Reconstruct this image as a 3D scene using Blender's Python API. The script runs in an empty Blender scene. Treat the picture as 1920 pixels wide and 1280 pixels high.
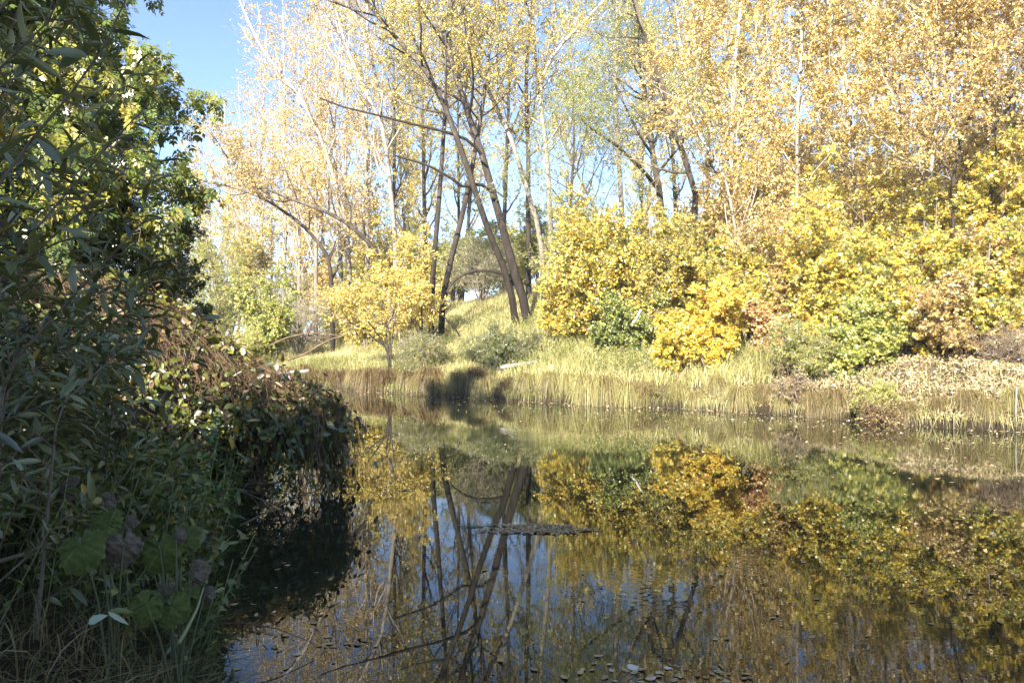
import bpy, math
import numpy as np

# ------------------------------------------------------------------ camera, sky, sun, exposure
S = bpy.context.scene
C = S.collection
CAM_Z, F, HX, HY = 1.2, 1400.0, 960.0, 652.0        # eye height, focal length in photo pixels, principal column, horizon row
cam = bpy.data.cameras.new('camera')
cam.sensor_width = 36.0
cam.lens = 36.0 * F / 1920.0
cam.shift_y = 12.0 / 1920.0
cam.clip_start, cam.clip_end = 0.05, 2000.0
co = bpy.data.objects.new('camera', cam)
C.objects.link(co)
co.location = (0, 0, CAM_Z)
co.rotation_euler = (math.radians(90), 0, 0)
S.camera = co

SUN_EL, SUN_AZ = 33.0, 201.0                          # azimuth clockwise from +Y: behind the viewer, a little to the left
w = bpy.data.worlds.new('World')
S.world = w
w.use_nodes = True
nt = w.node_tree
sky = nt.nodes.new('ShaderNodeTexSky')
sky.sky_type = 'NISHITA'
sky.sun_disc = False
sky.sun_elevation = math.radians(SUN_EL)
sky.sun_rotation = math.radians(SUN_AZ)
sky.air_density, sky.dust_density, sky.ozone_density = 0.75, 0.1, 3.4
nt.nodes['Background'].inputs[1].default_value = 0.088
nt.links.new(sky.outputs[0], nt.nodes['Background'].inputs[0])
sl = bpy.data.lights.new('sun', 'SUN')
sl.energy, sl.angle, sl.color = 5.0, math.radians(0.5), (1.0, 0.93, 0.82)
so = bpy.data.objects.new('sun', sl)
C.objects.link(so)
so.location = (-10, -20, 25)
so.rotation_euler = (math.radians(90 - SUN_EL), 0, math.radians(180 - SUN_AZ))
S.view_settings.view_transform = 'Standard'
S.view_settings.look = 'None'
S.view_settings.exposure = 2.0
S.view_settings.gamma = 1.0
S.render.engine = 'CYCLES'
S.cycles.max_bounces = 6
S.cycles.transparent_max_bounces = 4
S.cycles.use_denoising = True

rng = np.random.default_rng(7)
UP = np.array([0, 0, 1.0])


def at(x, y, d):
    """the point at distance d behind photo pixel (x, y)"""
    return np.array([(x - HX) / F * d, d, CAM_Z - (y - HY) / F * d])


def unit(v):
    return v / np.maximum(np.linalg.norm(v, axis=-1, keepdims=True), 1e-9)


def rnd(*shape):
    return rng.normal(size=shape)


# ------------------------------------------------------------------ materials
MATS = {}


def new_mat(name):
    m = bpy.data.materials.new(name)
    m.use_nodes = True
    m.node_tree.nodes.clear()
    MATS[name] = m
    return m, m.node_tree.nodes, m.node_tree.links


def ramp(nodes, stops):
    r = nodes.new('ShaderNodeValToRGB')
    e = r.color_ramp.elements
    while len(e) < len(stops):
        e.new(0.5)
    for k, (p, c) in enumerate(stops):
        e[k].position = p
        e[k].color = (*c, 1)
    return r


def leaf_mat(name, stops, trans=0.4, gloss=0.08, rough=0.4):
    m, N, L = new_mat(name)
    a = N.new('ShaderNodeAttribute'); a.attribute_name = 'tint'
    r = ramp(N, stops)
    L.new(a.outputs['Fac'], r.inputs[0])
    d = N.new('ShaderNodeBsdfDiffuse'); t = N.new('ShaderNodeBsdfTranslucent'); g = N.new('ShaderNodeBsdfGlossy')
    g.inputs['Roughness'].default_value = rough
    m1 = N.new('ShaderNodeMixShader'); m2 = N.new('ShaderNodeMixShader')
    m1.inputs[0].default_value = trans; m2.inputs[0].default_value = gloss
    L.new(r.outputs[0], d.inputs[0]); L.new(r.outputs[0], t.inputs[0])
    L.new(d.outputs[0], m1.inputs[1]); L.new(t.outputs[0], m1.inputs[2])
    L.new(m1.outputs[0], m2.inputs[1]); L.new(g.outputs[0], m2.inputs[2])
    o = N.new('ShaderNodeOutputMaterial'); L.new(m2.outputs[0], o.inputs[0])
    return m


def noise_mat(name, stops, scale, rough=0.9, bump=0.3, stretch=(1, 1, 1), tint=0.0, spec=0.2):
    m, N, L = new_mat(name)
    tc = N.new('ShaderNodeTexCoord'); mp = N.new('ShaderNodeMapping')
    mp.inputs['Scale'].default_value = stretch
    n = N.new('ShaderNodeTexNoise'); n.inputs['Scale'].default_value = scale; n.inputs['Detail'].default_value = 8
    n.inputs['Roughness'].default_value = 0.68
    L.new(tc.outputs['Object'], mp.inputs[0]); L.new(mp.outputs[0], n.inputs['Vector'])
    r = ramp(N, stops)
    if tint:
        a = N.new('ShaderNodeAttribute'); a.attribute_name = 'tint'
        mm = N.new('ShaderNodeMath'); mm.operation = 'MULTIPLY_ADD'
        mm.inputs[1].default_value = 1 - tint
        m3 = N.new('ShaderNodeMath'); m3.operation = 'MULTIPLY'; m3.inputs[1].default_value = tint
        L.new(a.outputs['Fac'], m3.inputs[0]); L.new(n.outputs['Fac'], mm.inputs[0]); L.new(m3.outputs[0], mm.inputs[2])
        L.new(mm.outputs[0], r.inputs[0])
    else:
        L.new(n.outputs['Fac'], r.inputs[0])
    p = N.new('ShaderNodeBsdfPrincipled'); p.inputs['Roughness'].default_value = rough; 
    p.inputs['Specular IOR Level'].default_value = spec
    L.new(r.outputs[0], p.inputs['Base Color'])
    if bump:
        b = N.new('ShaderNodeBump'); b.inputs['Strength'].default_value = bump; b.inputs['Distance'].default_value = 0.03
        L.new(n.outputs['Fac'], b.inputs['Height']); L.new(b.outputs[0], p.inputs['Normal'])
    o = N.new('ShaderNodeOutputMaterial'); L.new(p.outputs[0], o.inputs[0])
    return m


leaf_mat('yellow leaves', [(0, (.22, .24, .06)), (.3, (.50, .44, .09)), (.65, (.72, .57, .11)), (1, (.78, .62, .18))])
leaf_mat('bright yellow leaves', [(0, (.17, .21, .05)), (.22, (.45, .43, .09)), (.55, (.76, .64, .12)), (.8, (.78, .61, .07)), (1, (.76, .48, .06))])
leaf_mat('tan leaves', [(0, (.36, .24, .08)), (.35, (.60, .43, .12)), (.7, (.74, .56, .16)), (1, (.74, .64, .34))])
leaf_mat('apricot leaves', [(0, (.50, .36, .11)), (.4, (.68, .49, .14)), (.8, (.74, .57, .22)), (1, (.72, .62, .36))])
leaf_mat('rusty leaves', [(0, (.30, .16, .07)), (.5, (.62, .36, .14)), (1, (.74, .56, .26))])
leaf_mat('olive leaves', [(0, (.16, .21, .05)), (.4, (.36, .41, .09)), (.8, (.54, .53, .11)), (1, (.68, .60, .16))])
leaf_mat('green leaves', [(0, (.07, .11, .03)), (.5, (.19, .25, .06)), (1, (.38, .38, .09))])
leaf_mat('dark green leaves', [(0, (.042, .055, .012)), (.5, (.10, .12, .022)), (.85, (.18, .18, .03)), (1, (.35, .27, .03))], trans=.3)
leaf_mat('elder leaves', [(0, (.06, .10, .02)), (.4, (.16, .22, .035)), (.75, (.34, .34, .06)), (1, (.56, .46, .10))], trans=.45)
leaf_mat('willow leaves', [(0, (.070, .078, .018)), (.5, (.165, .175, .042)), (.80, (.25, .25, .085)), (.94, (.38, .35, .17)), (.965, (.40, .30, .03)), (1, (.5, .33, .03))], trans=.25, gloss=.11, rough=.4)
leaf_mat('herb leaves', [(0, (.065, .078, .014)), (.5, (.15, .175, .028)), (.85, (.27, .26, .045)), (.93, (.36, .28, .04)), (1, (.2, .11, .06))], trans=.3)
leaf_mat('dead leaves', [(0, (.06, .038, .018)), (.5, (.17, .105, .045)), (.85, (.34, .22, .10)), (1, (.50, .38, .24))], trans=.15)
leaf_mat('bright herb leaves', [(0, (.06, .13, .03)), (1, (.14, .28, .06))], trans=.4)
leaf_mat('meadow grass', [(0, (.11, .085, .04)), (.3, (.22, .23, .07)), (.65, (.48, .44, .17)), (1, (.68, .60, .34))], trans=.3, gloss=.03)
leaf_mat('sedge blades', [(0, (.09, .055, .03)), (.35, (.24, .16, .08)), (.65, (.30, .28, .10)), (1, (.50, .46, .18))], trans=.3, gloss=.03)
leaf_mat('dry grass', [(0, (.06, .09, .02)), (.4, (.12, .12, .04)), (1, (.32, .235, .11))], trans=.2, gloss=.03)
leaf_mat('litter', [(0, (.20, .13, .08)), (.5, (.44, .32, .20)), (1, (.62, .51, .38))], trans=.1, gloss=.03)
leaf_mat('floating leaves', [(0, (.30, .15, .06)), (.45, (.55, .36, .17)), (.8, (.68, .53, .33)), (1, (.78, .72, .60))], trans=.1, gloss=.06)
leaf_mat('pale sunflecked underside', [(0, (.25, .29, .15)), (1, (.46, .50, .33))], trans=.25)  # pale underside, brightened further: a sun fleck put into the colour
noise_mat('burdock leaves', [(.25, (.02, .03, .01)), (.42, (.07, .09, .02)), (.58, (.125, .14, .03)), (.66, (.21, .18, .05)), (.8, (.14, .085, .04))], 28, rough=.6, bump=.5, tint=.45)
noise_mat('withered leaves', [(.25, (.06, .04, .022)), (.45, (.15, .11, .07)), (.6, (.24, .20, .15)), (.8, (.38, .33, .27))], 34, rough=.9, bump=.8, tint=.3)
noise_mat('poplar bark', [(.30, (.022, .017, .013)), (.48, (.065, .052, .04)), (.66, (.21, .175, .135)), (.88, (.52, .48, .40))], 7, stretch=(1, 1, .3), bump=1, tint=.45)
noise_mat('pale bark', [(.25, (.10, .085, .065)), (.5, (.34, .30, .25)), (.8, (.62, .58, .52))], 7, stretch=(1, 1, .5), bump=.5, tint=.45)
noise_mat('twig bark', [(.3, (.10, .075, .055)), (.7, (.34, .28, .22))], 6, bump=0)
noise_mat('pale twigs', [(.3, (.24, .20, .16)), (.7, (.48, .41, .35))], 6, bump=0)
noise_mat('willow stems', [(.3, (.10, .075, .05)), (.7, (.27, .21, .15))], 12, bump=.2)
noise_mat('dead stems', [(.3, (.06, .04, .024)), (.55, (.17, .115, .07)), (.75, (.32, .23, .15))], 5, bump=0)
noise_mat('thatch', [(.3, (.035, .025, .014)), (.6, (.10, .07, .04)), (.8, (.20, .14, .08))], 14, bump=1)
noise_mat('grey dead wood', [(.3, (.10, .095, .09)), (.6, (.30, .29, .28)), (.85, (.52, .50, .47))], 8, stretch=(.3, 2, 2), bump=.8)
noise_mat('white dead wood', [(.3, (.35, .33, .30)), (.8, (.72, .69, .64))], 8, bump=.5)
noise_mat('green stalk', [(.3, (.16, .2, .07)), (.7, (.36, .34, .18))], 10, bump=0)
noise_mat('dark stalk', [(.3, (.06, .07, .03)), (.7, (.14, .14, .07))], 10, bump=0)
noise_mat('debris scum', [(.35, (.06, .05, .03)), (.5, (.15, .13, .08)), (.65, (.24, .20, .14))], 22, bump=.6, spec=0)
noise_mat('duckweed', [(.35, (.10, .105, .045)), (.6, (.17, .175, .08)), (.75, (.25, .24, .13))], 40, bump=.5, spec=0)
leaf_mat('duckweed bits', [(0, (.12, .12, .05)), (.6, (.22, .22, .10)), (1, (.36, .33, .20))], trans=.05, gloss=.02)
leaf_mat('sodden leaves', [(0, (.015, .012, .007)), (.6, (.05, .04, .022)), (.9, (.12, .09, .05)), (1, (.3, .24, .16))], trans=.05, gloss=.06)
noise_mat('white scrap', [(.3, (.6, .6, .58)), (.8, (.82, .82, .8))], 10, bump=.2)
noise_mat('red cloth', [(.3, (.4, .05, .06)), (.8, (.6, .12, .12))], 20, bump=.3)

# ground: soil with dry grass and leaf litter
m, N, L = new_mat('bank soil')
tc = N.new('ShaderNodeTexCoord')
n1 = N.new('ShaderNodeTexNoise'); n1.inputs['Scale'].default_value = .9; n1.inputs['Detail'].default_value = 6
n2 = N.new('ShaderNodeTexNoise'); n2.inputs['Scale'].default_value = 16; n2.inputs['Detail'].default_value = 10; n2.inputs['Roughness'].default_value = .75
L.new(tc.outputs['Object'], n1.inputs['Vector']); L.new(tc.outputs['Object'], n2.inputs['Vector'])
r1 = ramp(N, [(.35, (.06, .05, .03)), (.55, (.17, .14, .075)), (.75, (.24, .19, .10))])
r2 = ramp(N, [(.3, (.25, .25, .25)), (.7, (1, 1, 1))])
mx = N.new('ShaderNodeMix'); mx.data_type = 'RGBA'; mx.blend_type = 'MULTIPLY'; mx.inputs[0].default_value = .8
L.new(n1.outputs['Fac'], r1.inputs[0]); L.new(n2.outputs['Fac'], r2.inputs[0])
L.new(r1.outputs[0], mx.inputs['A']); L.new(r2.outputs[0], mx.inputs['B'])
p = N.new('ShaderNodeBsdfPrincipled'); p.inputs['Roughness'].default_value = .95; p.inputs['Specular IOR Level'].default_value = .1
sx = N.new('ShaderNodeSeparateXYZ'); L.new(tc.outputs['Object'], sx.inputs[0])
mr = N.new('ShaderNodeMapRange'); mr.inputs[1].default_value = .10; mr.inputs[2].default_value = .42; mr.inputs[3].default_value = 1; mr.inputs[4].default_value = 0
mm = N.new('ShaderNodeMath'); mm.operation = 'MULTIPLY_ADD'; mm.inputs[1].default_value = -.25
L.new(n2.outputs['Fac'], mm.inputs[0]); L.new(sx.outputs['Z'], mm.inputs[2]); L.new(mm.outputs[0], mr.inputs[0])
mud_shade = N.new('ShaderNodeMix'); mud_shade.data_type = 'RGBA'; mud_shade.inputs['B'].default_value = (.035, .027, .018, 1)  # wet soil tone low down, plus the shade of bank hollows put into colour
L.new(mr.outputs[0], mud_shade.inputs[0]); L.new(mx.outputs['Result'], mud_shade.inputs['A'])
L.new(mud_shade.outputs['Result'], p.inputs['Base Color'])
b = N.new('ShaderNodeBump'); b.inputs['Strength'].default_value = .9; b.inputs['Distance'].default_value = .05
L.new(n2.outputs['Fac'], b.inputs['Height']); L.new(b.outputs[0], p.inputs['Normal'])
o = N.new('ShaderNodeOutputMaterial'); L.new(p.outputs[0], o.inputs[0])

# water: murky, nearly still, a little stirred, two rings spreading
m, N, L = new_mat('pond water')
p = N.new('ShaderNodeBsdfPrincipled')
p.inputs['Base Color'].default_value = (.019, .021, .010, 1)
p.inputs['Roughness'].default_value = 0.0
p.inputs['IOR'].default_value = 1.38
tc = N.new('ShaderNodeTexCoord')
mp = N.new('ShaderNodeMapping'); mp.inputs['Scale'].default_value = (1.0, 2.2, 1)
L.new(tc.outputs['Object'], mp.inputs[0])
n1 = N.new('ShaderNodeTexNoise'); n1.inputs['Scale'].default_value = 1.6; n1.inputs['Detail'].default_value = 3
n2 = N.new('ShaderNodeTexNoise'); n2.inputs['Scale'].default_value = 13; n2.inputs['Detail'].default_value = 2
n3 = N.new('ShaderNodeTexNoise'); n3.inputs['Scale'].default_value = .35; n3.inputs['Detail'].default_value = 2
for n in (n1, n2):
    L.new(mp.outputs[0], n.inputs['Vector'])
L.new(tc.outputs['Object'], n3.inputs['Vector'])
def mth(op, a, b=None, c=None):
    q = N.new('ShaderNodeMath'); q.operation = op
    for i, v in enumerate((a, b, c)):
        if v is None: continue
        if isinstance(v, (int, float)): q.inputs[i].default_value = v
        else: L.new(v, q.inputs[i])
    return q.outputs[0]
stir = mth('MULTIPLY', mth('SUBTRACT', n3.outputs['Fac'], .44), 4.0)
stir_c = N.new('ShaderNodeClamp'); L.new(stir, stir_c.inputs[0])
h = mth("MULTIPLY", n1.outputs["Fac"], .00022)
h = mth('ADD', h, mth('MULTIPLY', mth('MULTIPLY', n2.outputs['Fac'], stir_c.outputs[0]), .00025))
for (cx, cy, k, amp, wd) in ((.62, 3.75, 95, .00007, .30), (1.30, 4.15, 95, .00006, .22), (.2, 10.2, 60, .0003, .6)):
    dv = N.new('ShaderNodeVectorMath'); dv.operation = 'DISTANCE'
    L.new(tc.outputs['Object'], dv.inputs[0]); dv.inputs[1].default_value = (cx, cy, 0)
    dd = dv.outputs['Value']
    e = mth('EXPONENT', mth('MULTIPLY', mth('POWER', mth('DIVIDE', dd, wd), 2.0), -1.0))
    h = mth('ADD', h, mth('MULTIPLY', mth('MULTIPLY', mth('SINE', mth('MULTIPLY', dd, k)), e), amp))
b = N.new('ShaderNodeBump'); b.inputs['Strength'].default_value = 1; b.inputs['Distance'].default_value = 1.0
L.new(h, b.inputs['Height']); L.new(b.outputs[0], p.inputs['Normal'])
o = N.new('ShaderNodeOutputMaterial'); L.new(p.outputs[0], o.inputs[0])


# ------------------------------------------------------------------ mesh helpers
class Geo:
    def __init__(s):
        s.v, s.t, s.q, s.tr, s.qm, s.tm, s.n = [], [], [], [], [], [], 0

    def add(s, V, tint, quads=None, tris=None, mat=0):
        V = np.asarray(V, float).reshape(-1, 3)
        tint = np.broadcast_to(np.asarray(tint, float).reshape(-1), (len(V),))
        s.v.append(V); s.t.append(tint)
        if quads is not None and len(quads):
            q = np.asarray(quads, np.int64).reshape(-1, 4) + s.n
            s.q.append(q); s.qm.append(np.full(len(q), mat))
        if tris is not None and len(tris):
            q = np.asarray(tris, np.int64).reshape(-1, 3) + s.n
            s.tr.append(q); s.tm.append(np.full(len(q), mat))
        s.n += len(V)

    def mesh(s, name, mats, origin=(0, 0, 0), smooth=False):
        V = np.concatenate(s.v) - np.asarray(origin, float)
        T = np.concatenate(s.t)
        Q = np.concatenate(s.q) if s.q else np.zeros((0, 4), np.int64)
        R = np.concatenate(s.tr) if s.tr else np.zeros((0, 3), np.int64)
        MI = np.concatenate(s.qm + s.tm)
        me = bpy.data.meshes.new(name)
        me.vertices.add(len(V)); me.vertices.foreach_set('co', V.astype(np.float32).ravel())
        li = np.concatenate([Q.ravel(), R.ravel()]).astype(np.int32)
        me.loops.add(len(li)); me.loops.foreach_set('vertex_index', li)
        ls = np.concatenate([np.arange(len(Q)) * 4, len(Q) * 4 + np.arange(len(R)) * 3]).astype(np.int32)
        me.polygons.add(len(ls)); me.polygons.foreach_set('loop_start', ls)
        for mname in mats:
            me.materials.append(MATS[mname])
        me.polygons.foreach_set('material_index', MI.astype(np.int32))
        if smooth:
            me.polygons.foreach_set('use_smooth', np.ones(len(ls), bool))
        me.update(calc_edges=True)
        a = me.attributes.new('tint', 'FLOAT', 'POINT')
        a.data.foreach_set('value', np.clip(T, 0, 1).astype(np.float32))
        return me


def obj(name, geo, mats, parent=None, origin=(0, 0, 0), smooth=False, **props):
    if isinstance(mats, str): mats = [mats]
    o = bpy.data.objects.new(name, geo.mesh(name, mats, origin, smooth))
    C.objects.link(o)
    if parent is not None:
        o.parent = parent
    else:
        o.location = origin
    for k, v in props.items(): o[k] = v
    return o


def thing(name, label, cat, loc, group=None):
    o = bpy.data.objects.new(name, None)
    C.objects.link(o)
    o.location = loc
    o.empty_display_size = .2
    o['label'] = label; o['category'] = cat
    if group: o['group'] = group
    return o


def copy_thing(root, loc, rotz, sc, label, group=None):
    r = root.copy(); C.objects.link(r)
    r.location = loc; r.rotation_euler = (0, 0, rotz); r.scale = (sc, sc, sc)
    r['label'] = label
    if group: r['group'] = group
    for ch in list(root.children):
        c = ch.copy(); C.objects.link(c); c.parent = r
        for g in ch.children:
            d = g.copy(); C.objects.link(d); d.parent = c
    return r


ORD = ['first', 'second', 'third', 'fourth', 'fifth', 'sixth', 'seventh', 'eighth', 'ninth', 'tenth', 'eleventh', 'twelfth', 'thirteenth',
       'fourteenth', 'fifteenth', 'sixteenth', 'seventeenth', 'eighteenth', 'nineteenth', 'twentieth']
ORD += ['twenty-' + o for o in ORD[:9]] + ['thirtieth'] + ['thirty-' + o for o in ORD[:9]] + ['fortieth'] + ['forty-' + o for o in ORD[:9]] + ['fiftieth']


def tubes(geo, P, R, k=4, tint=None, mat=0, cap=False):
    """P (n,p,3) polylines, R (n,p) radii"""
    n, p, _ = P.shape
    T = unit(np.gradient(P, axis=1))
    ref = np.where(np.abs(T[:, :1, 2:3]) > .9, np.array([[[1., 0, 0]]]), np.array([[[0, 0, 1.]]]))
    A = unit(np.cross(T, np.broadcast_to(ref, T.shape)))
    B = np.cross(T, A)
    th = np.arange(k) * 2 * math.pi / k
    V = P[:, :, None] + R[:, :, None, None] * (A[:, :, None] * np.cos(th)[None, None, :, None] + B[:, :, None] * np.sin(th)[None, None, :, None])
    i = np.arange(n)[:, None, None] * (p * k); j = np.arange(p - 1)[None, :, None] * k; a = np.arange(k)[None, None, :]
    a2 = (a + 1) % k
    Q = np.stack([i + j + a, i + j + a2, i + j + k + a2, i + j + k + a], -1)
    if tint is None: tint = np.zeros((n, p))
    tint = np.broadcast_to(tint, (n, p))
    geo.add(V, np.repeat(tint.reshape(-1), k), Q, mat=mat)
    if cap and k == 4:
        e = np.arange(n)[:, None] * (p * k) + np.arange(4)[None]
        geo.q.append(np.concatenate([e[:, ::-1], e + (p - 1) * k]) + geo.n - n * p * k)
        geo.qm.append(np.full(2 * n, mat))
    elif cap:
        for base in (0, (p - 1) * k):
            c = V.reshape(n, p, k, 3)[:, 0 if base == 0 else -1].mean(1)
            st = geo.n
            for q in range(n):
                ring = st - n * p * k + q * p * k + base + np.arange(k)
                geo.v.append(c[q:q + 1]); geo.t.append(np.array([tint[q, 0]]))
                ci = geo.n; geo.n += 1
                geo.tr.append(np.stack([np.full(k, ci), ring, np.roll(ring, -1)], -1)); geo.tm.append(np.full(k, mat))
            break_after = True
            st = geo.n


def leaf_template(stations, droop=.15, fold=.06):
    """stations [(u, half width)], pointed at both ends -> verts (u, v, w), tris, quads"""
    n = len(stations)
    V = [(0, 0, 0)]
    for u, hw in stations:
        V += [(u, hw, fold - droop * u * u), (u, 0, -droop * u * u), (u, -hw, fold - droop * u * u)]
    V.append((1, 0, -droop))
    tr = [(0, 2, 1), (0, 3, 2)]; q = []
    for i in range(n - 1):
        a = 1 + 3 * i; b = a + 3
        q += [(a, a + 1, b + 1, b), (a + 1, a + 2, b + 2, b + 1)]
    a = 1 + 3 * (n - 1); e = len(V) - 1
    tr += [(a, a + 1, e), (a + 1, a + 2, e)]
    return np.array(V, float), np.array(q).reshape(-1, 4), np.array(tr)


def multi(parts):
    """several diamonds (offset u, v, angle, length, half width) in one template"""
    V, Q = [], []
    for (u, v, ang, ln, hw) in parts:
        c, s = math.cos(ang), math.sin(ang)
        st = len(V)
        for (a, b_, w_) in ((0, 0, 0), (.42, hw, .03), (1, 0, -.12), (.42, -hw, .03)):
            x, y = a * ln, b_
            V.append((u + x * c - y * s, v + x * s + y * c, w_ * ln - .1 * abs(math.sin(ang))))
        Q.append((st, st + 3, st + 2, st + 1))
    return np.array(V, float), np.array(Q), np.zeros((0, 3), int)


T_DIAMOND = (np.array([(0, 0, 0), (.42, .5, .07), (1, 0, -.05), (.42, -.5, .07)], float), np.array([(0, 3, 2, 1)]), np.zeros((0, 3), int))
T_ROUND = (np.array([(0, 0, 0), (.2, .42, .08), (.62, .44, .06), (1, 0, -.08), (.62, -.44, .06), (.2, -.42, .08)], float), np.array([(0, 3, 2, 1), (0, 5, 4, 3)]), np.zeros((0, 3), int))
T_LANCE = leaf_template([(.18, .36), (.42, .5), (.7, .36)], .22, .05)
T_BROAD = leaf_template([(.12, .34), (.35, .5), (.68, .36)], .25, .07)
T_TRIO = multi([(.25, 0, 0, .75, .18), (.22, .02, .85, .6, .16), (.22, -.02, -.85, .6, .16)])
T_FIVE = multi([(.5, 0, 0, .5, .13), (.5, .02, .8, .45, .12), (.5, -.02, -.8, .45, .12), (.2, .02, .9, .45, .12), (.2, -.02, -.9, .45, .12)])


def leaves(geo, pos, axis, nrm, Ln, Wd, tpl, tint, mat=0):
    tv, tq, tt = tpl
    a = unit(axis)
    s = unit(np.cross(nrm, a))
    n = np.cross(a, s)
    Ln = np.broadcast_to(np.asarray(Ln, float), (len(pos),)); Wd = np.broadcast_to(np.asarray(Wd, float), (len(pos),))
    V = (pos[:, None] + a[:, None] * (tv[None, :, 0, None] * Ln[:, None, None]) + s[:, None] * (tv[None, :, 1, None] * Wd[:, None, None])
         + n[:, None] * (tv[None, :, 2, None] * Ln[:, None, None]))
    off = np.arange(len(pos))[:, None, None] * len(tv)
    geo.add(V, np.repeat(np.broadcast_to(tint, (len(pos),)), len(tv)), (tq[None] + off) if len(tq) else None, (tt[None] + off) if len(tt) else None, mat)


def blades(geo, base, lean, length, width, segs=3, arch=1.0, tint=None, mat=0, tipdrop=0.0, root=1.0):
    """grass: base (n,3), lean (n,2) horizontal reach as a share of length"""
    n = len(base)
    t = np.linspace(0, 1, segs + 1)
    lean3 = np.concatenate([lean, np.zeros((n, 1))], 1)
    hl = np.linalg.norm(lean, axis=1)
    up = np.sqrt(np.clip(1 - hl ** 2, .05, 1))
    P = base[:, None] + length[:, None, None] * (lean3[:, None] * (t ** (1 + arch))[None, :, None] + UP * (up[:, None] * (t[None] - tipdrop * t[None] ** 2.2))[..., None])
    side = unit(np.cross(lean3 + 1e-4, UP) + rnd(n, 3) * .3)
    wv = width[:, None] * (1 - t[None] ** 2 * .92)
    V = np.stack([P - side[:, None] * wv[..., None] * .5, P + side[:, None] * wv[..., None] * .5], 2)
    off = np.arange(n)[:, None] * (2 * (segs + 1)); j = np.arange(segs)[None] * 2
    Q = np.stack([off + j, off + j + 1, off + j + 3, off + j + 2], -1)
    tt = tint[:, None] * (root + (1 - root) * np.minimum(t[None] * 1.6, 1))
    geo.add(V, np.repeat(tt.reshape(-1), 2), Q, mat=mat)


def interp_rows(P, s):
    """points at s in 0..1 along each polyline; P (n,p,3), s (n,)"""
    p = P.shape[1]
    f = np.clip(s, 0, .9999) * (p - 1); i = f.astype(int); f = (f - i)[:, None]
    r = np.arange(len(P))
    return P[r, i] * (1 - f) + P[r, i + 1] * f, unit(P[r, i + 1] - P[r, i])


def spawn(P, R, k, s0, s1, ang, length, up, pts=5, wig=.12, rf=.55, shrink=.55, flat=0.0, tip=.25, toward=None):
    n = len(P)
    idx = np.repeat(np.arange(n), k)
    s = s0 + (s1 - s0) * ((np.tile(np.arange(k), n) + rng.random(n * k)) / k)
    pos, t = interp_rows(P[idx], s)
    az = rnd(len(idx), 3)
    az[:, 2] *= (1 - flat)
    if toward is not None: az = az + np.asarray(toward)
    perp = unit(az - t * np.sum(az * t, 1, keepdims=True))
    a = np.radians(ang) * (1 + .2 * rnd(len(idx)))[:, None]
    d = t * np.cos(a) + perp * np.sin(a)
    Ls = length * (1 - shrink * (s - s0) / max(s1 - s0, 1e-6)) * rng.uniform(.65, 1.25, len(idx))
    r0 = np.minimum(rf * (R[idx, 0] * (1 - s) + R[idx, -1] * s), Ls * .03)
    out = [pos]
    for j in range(1, pts):
        d = unit(d + UP * up + wig * rnd(len(idx), 3))
        out.append(out[-1] + d * (Ls / (pts - 1))[:, None])
    Q = np.stack(out, 1)
    RR = r0[:, None] * np.linspace(1, tip, pts)[None]
    return Q, RR, s, idx


# ------------------------------------------------------------------ terrain
FAR = np.array([(-120, 70), (-60, 46), (-20, 33), (-9.5, 25.5), (-6.9, 23), (-5.4, 21.8), (-3.4, 20), (-1.5, 18.5), (.15, 16.7), (1.6, 15.8), (3.1, 15), (4.4, 13.9), (5.4, 12.7), (6.2, 11.7),
                (6.65, 11.1), (7.3, 10.6), (9.5, 9.4), (15, 7), (30, 3), (60, -6), (120, -20)], float)
NEAR = np.array([(-120, 48), (-60, 28), (-14, 15.5), (-6, 10.6), (-3.5, 8.7), (-2.35, 7.5), (-2.1, 6.0), (-1.85, 4.8), (-1.45, 3.5), (-1.05, 2.65), (-.7, 2.1), (0, 1.6), (1.5, 1.2), (5, .5), (30, -10), (120, -45)], float)


def pdist(X, Y, L):
    d = np.full(X.shape, 1e9)
    for (ax, ay), (bx, by) in zip(L[:-1], L[1:]):
        ex, ey = bx - ax, by - ay
        t = np.clip(((X - ax) * ex + (Y - ay) * ey) / (ex * ex + ey * ey), 0, 1)
        d = np.minimum(d, np.hypot(X - ax - t * ex, Y - ay - t * ey))
    return d


def sstep(x, a, b):
    t = np.clip((x - a) / (b - a), 0, 1)
    return t * t * (3 - 2 * t)


def far_s(X, Y):
    return np.where(Y > np.interp(X, FAR[:, 0], FAR[:, 1]), 1, -1) * pdist(X, Y, FAR)


def near_s(X, Y):
    return np.where(Y < np.interp(X, NEAR[:, 0], NEAR[:, 1]), 1, -1) * pdist(X, Y, NEAR)


def height(X, Y):
    X = np.asarray(X, float); Y = np.asarray(Y, float)
    sf, sn = far_s(X, Y), near_s(X, Y)
    slope = np.interp(X, [-60, -10, -6.5, -3, 1.5, 5, 9, 40], [.12, .13, .16, .25, .31, .29, .25, .2])
    se = np.where(sf < 9, sf, 9 + 5 * (1 - np.exp(-(sf - 9) / 5)))
    wob = .10 * np.sin(X * 1.7 + Y * .6) * np.sin(Y * 1.3 - X * .4) + .05 * np.sin(X * 4.1 + 1) * np.sin(Y * 3.7)
    hf = .33 * sstep(sf, 0, .45) + slope * np.maximum(se, 0) + wob * sstep(sf, .3, 2)
    hn = .24 * sstep(sn, 0, .5) + np.interp(X, [-6, -1.5, 0], [.12, .07, .04]) * np.minimum(np.maximum(sn, 0), 9) + .4 * wob * sstep(sn, .3, 2)
    bed = -.7 * sstep(np.minimum(-sf, -sn), 0, 1.6) - .03
    return np.where(sf > 0, hf, np.where(sn > 0, hn, bed))


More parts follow.
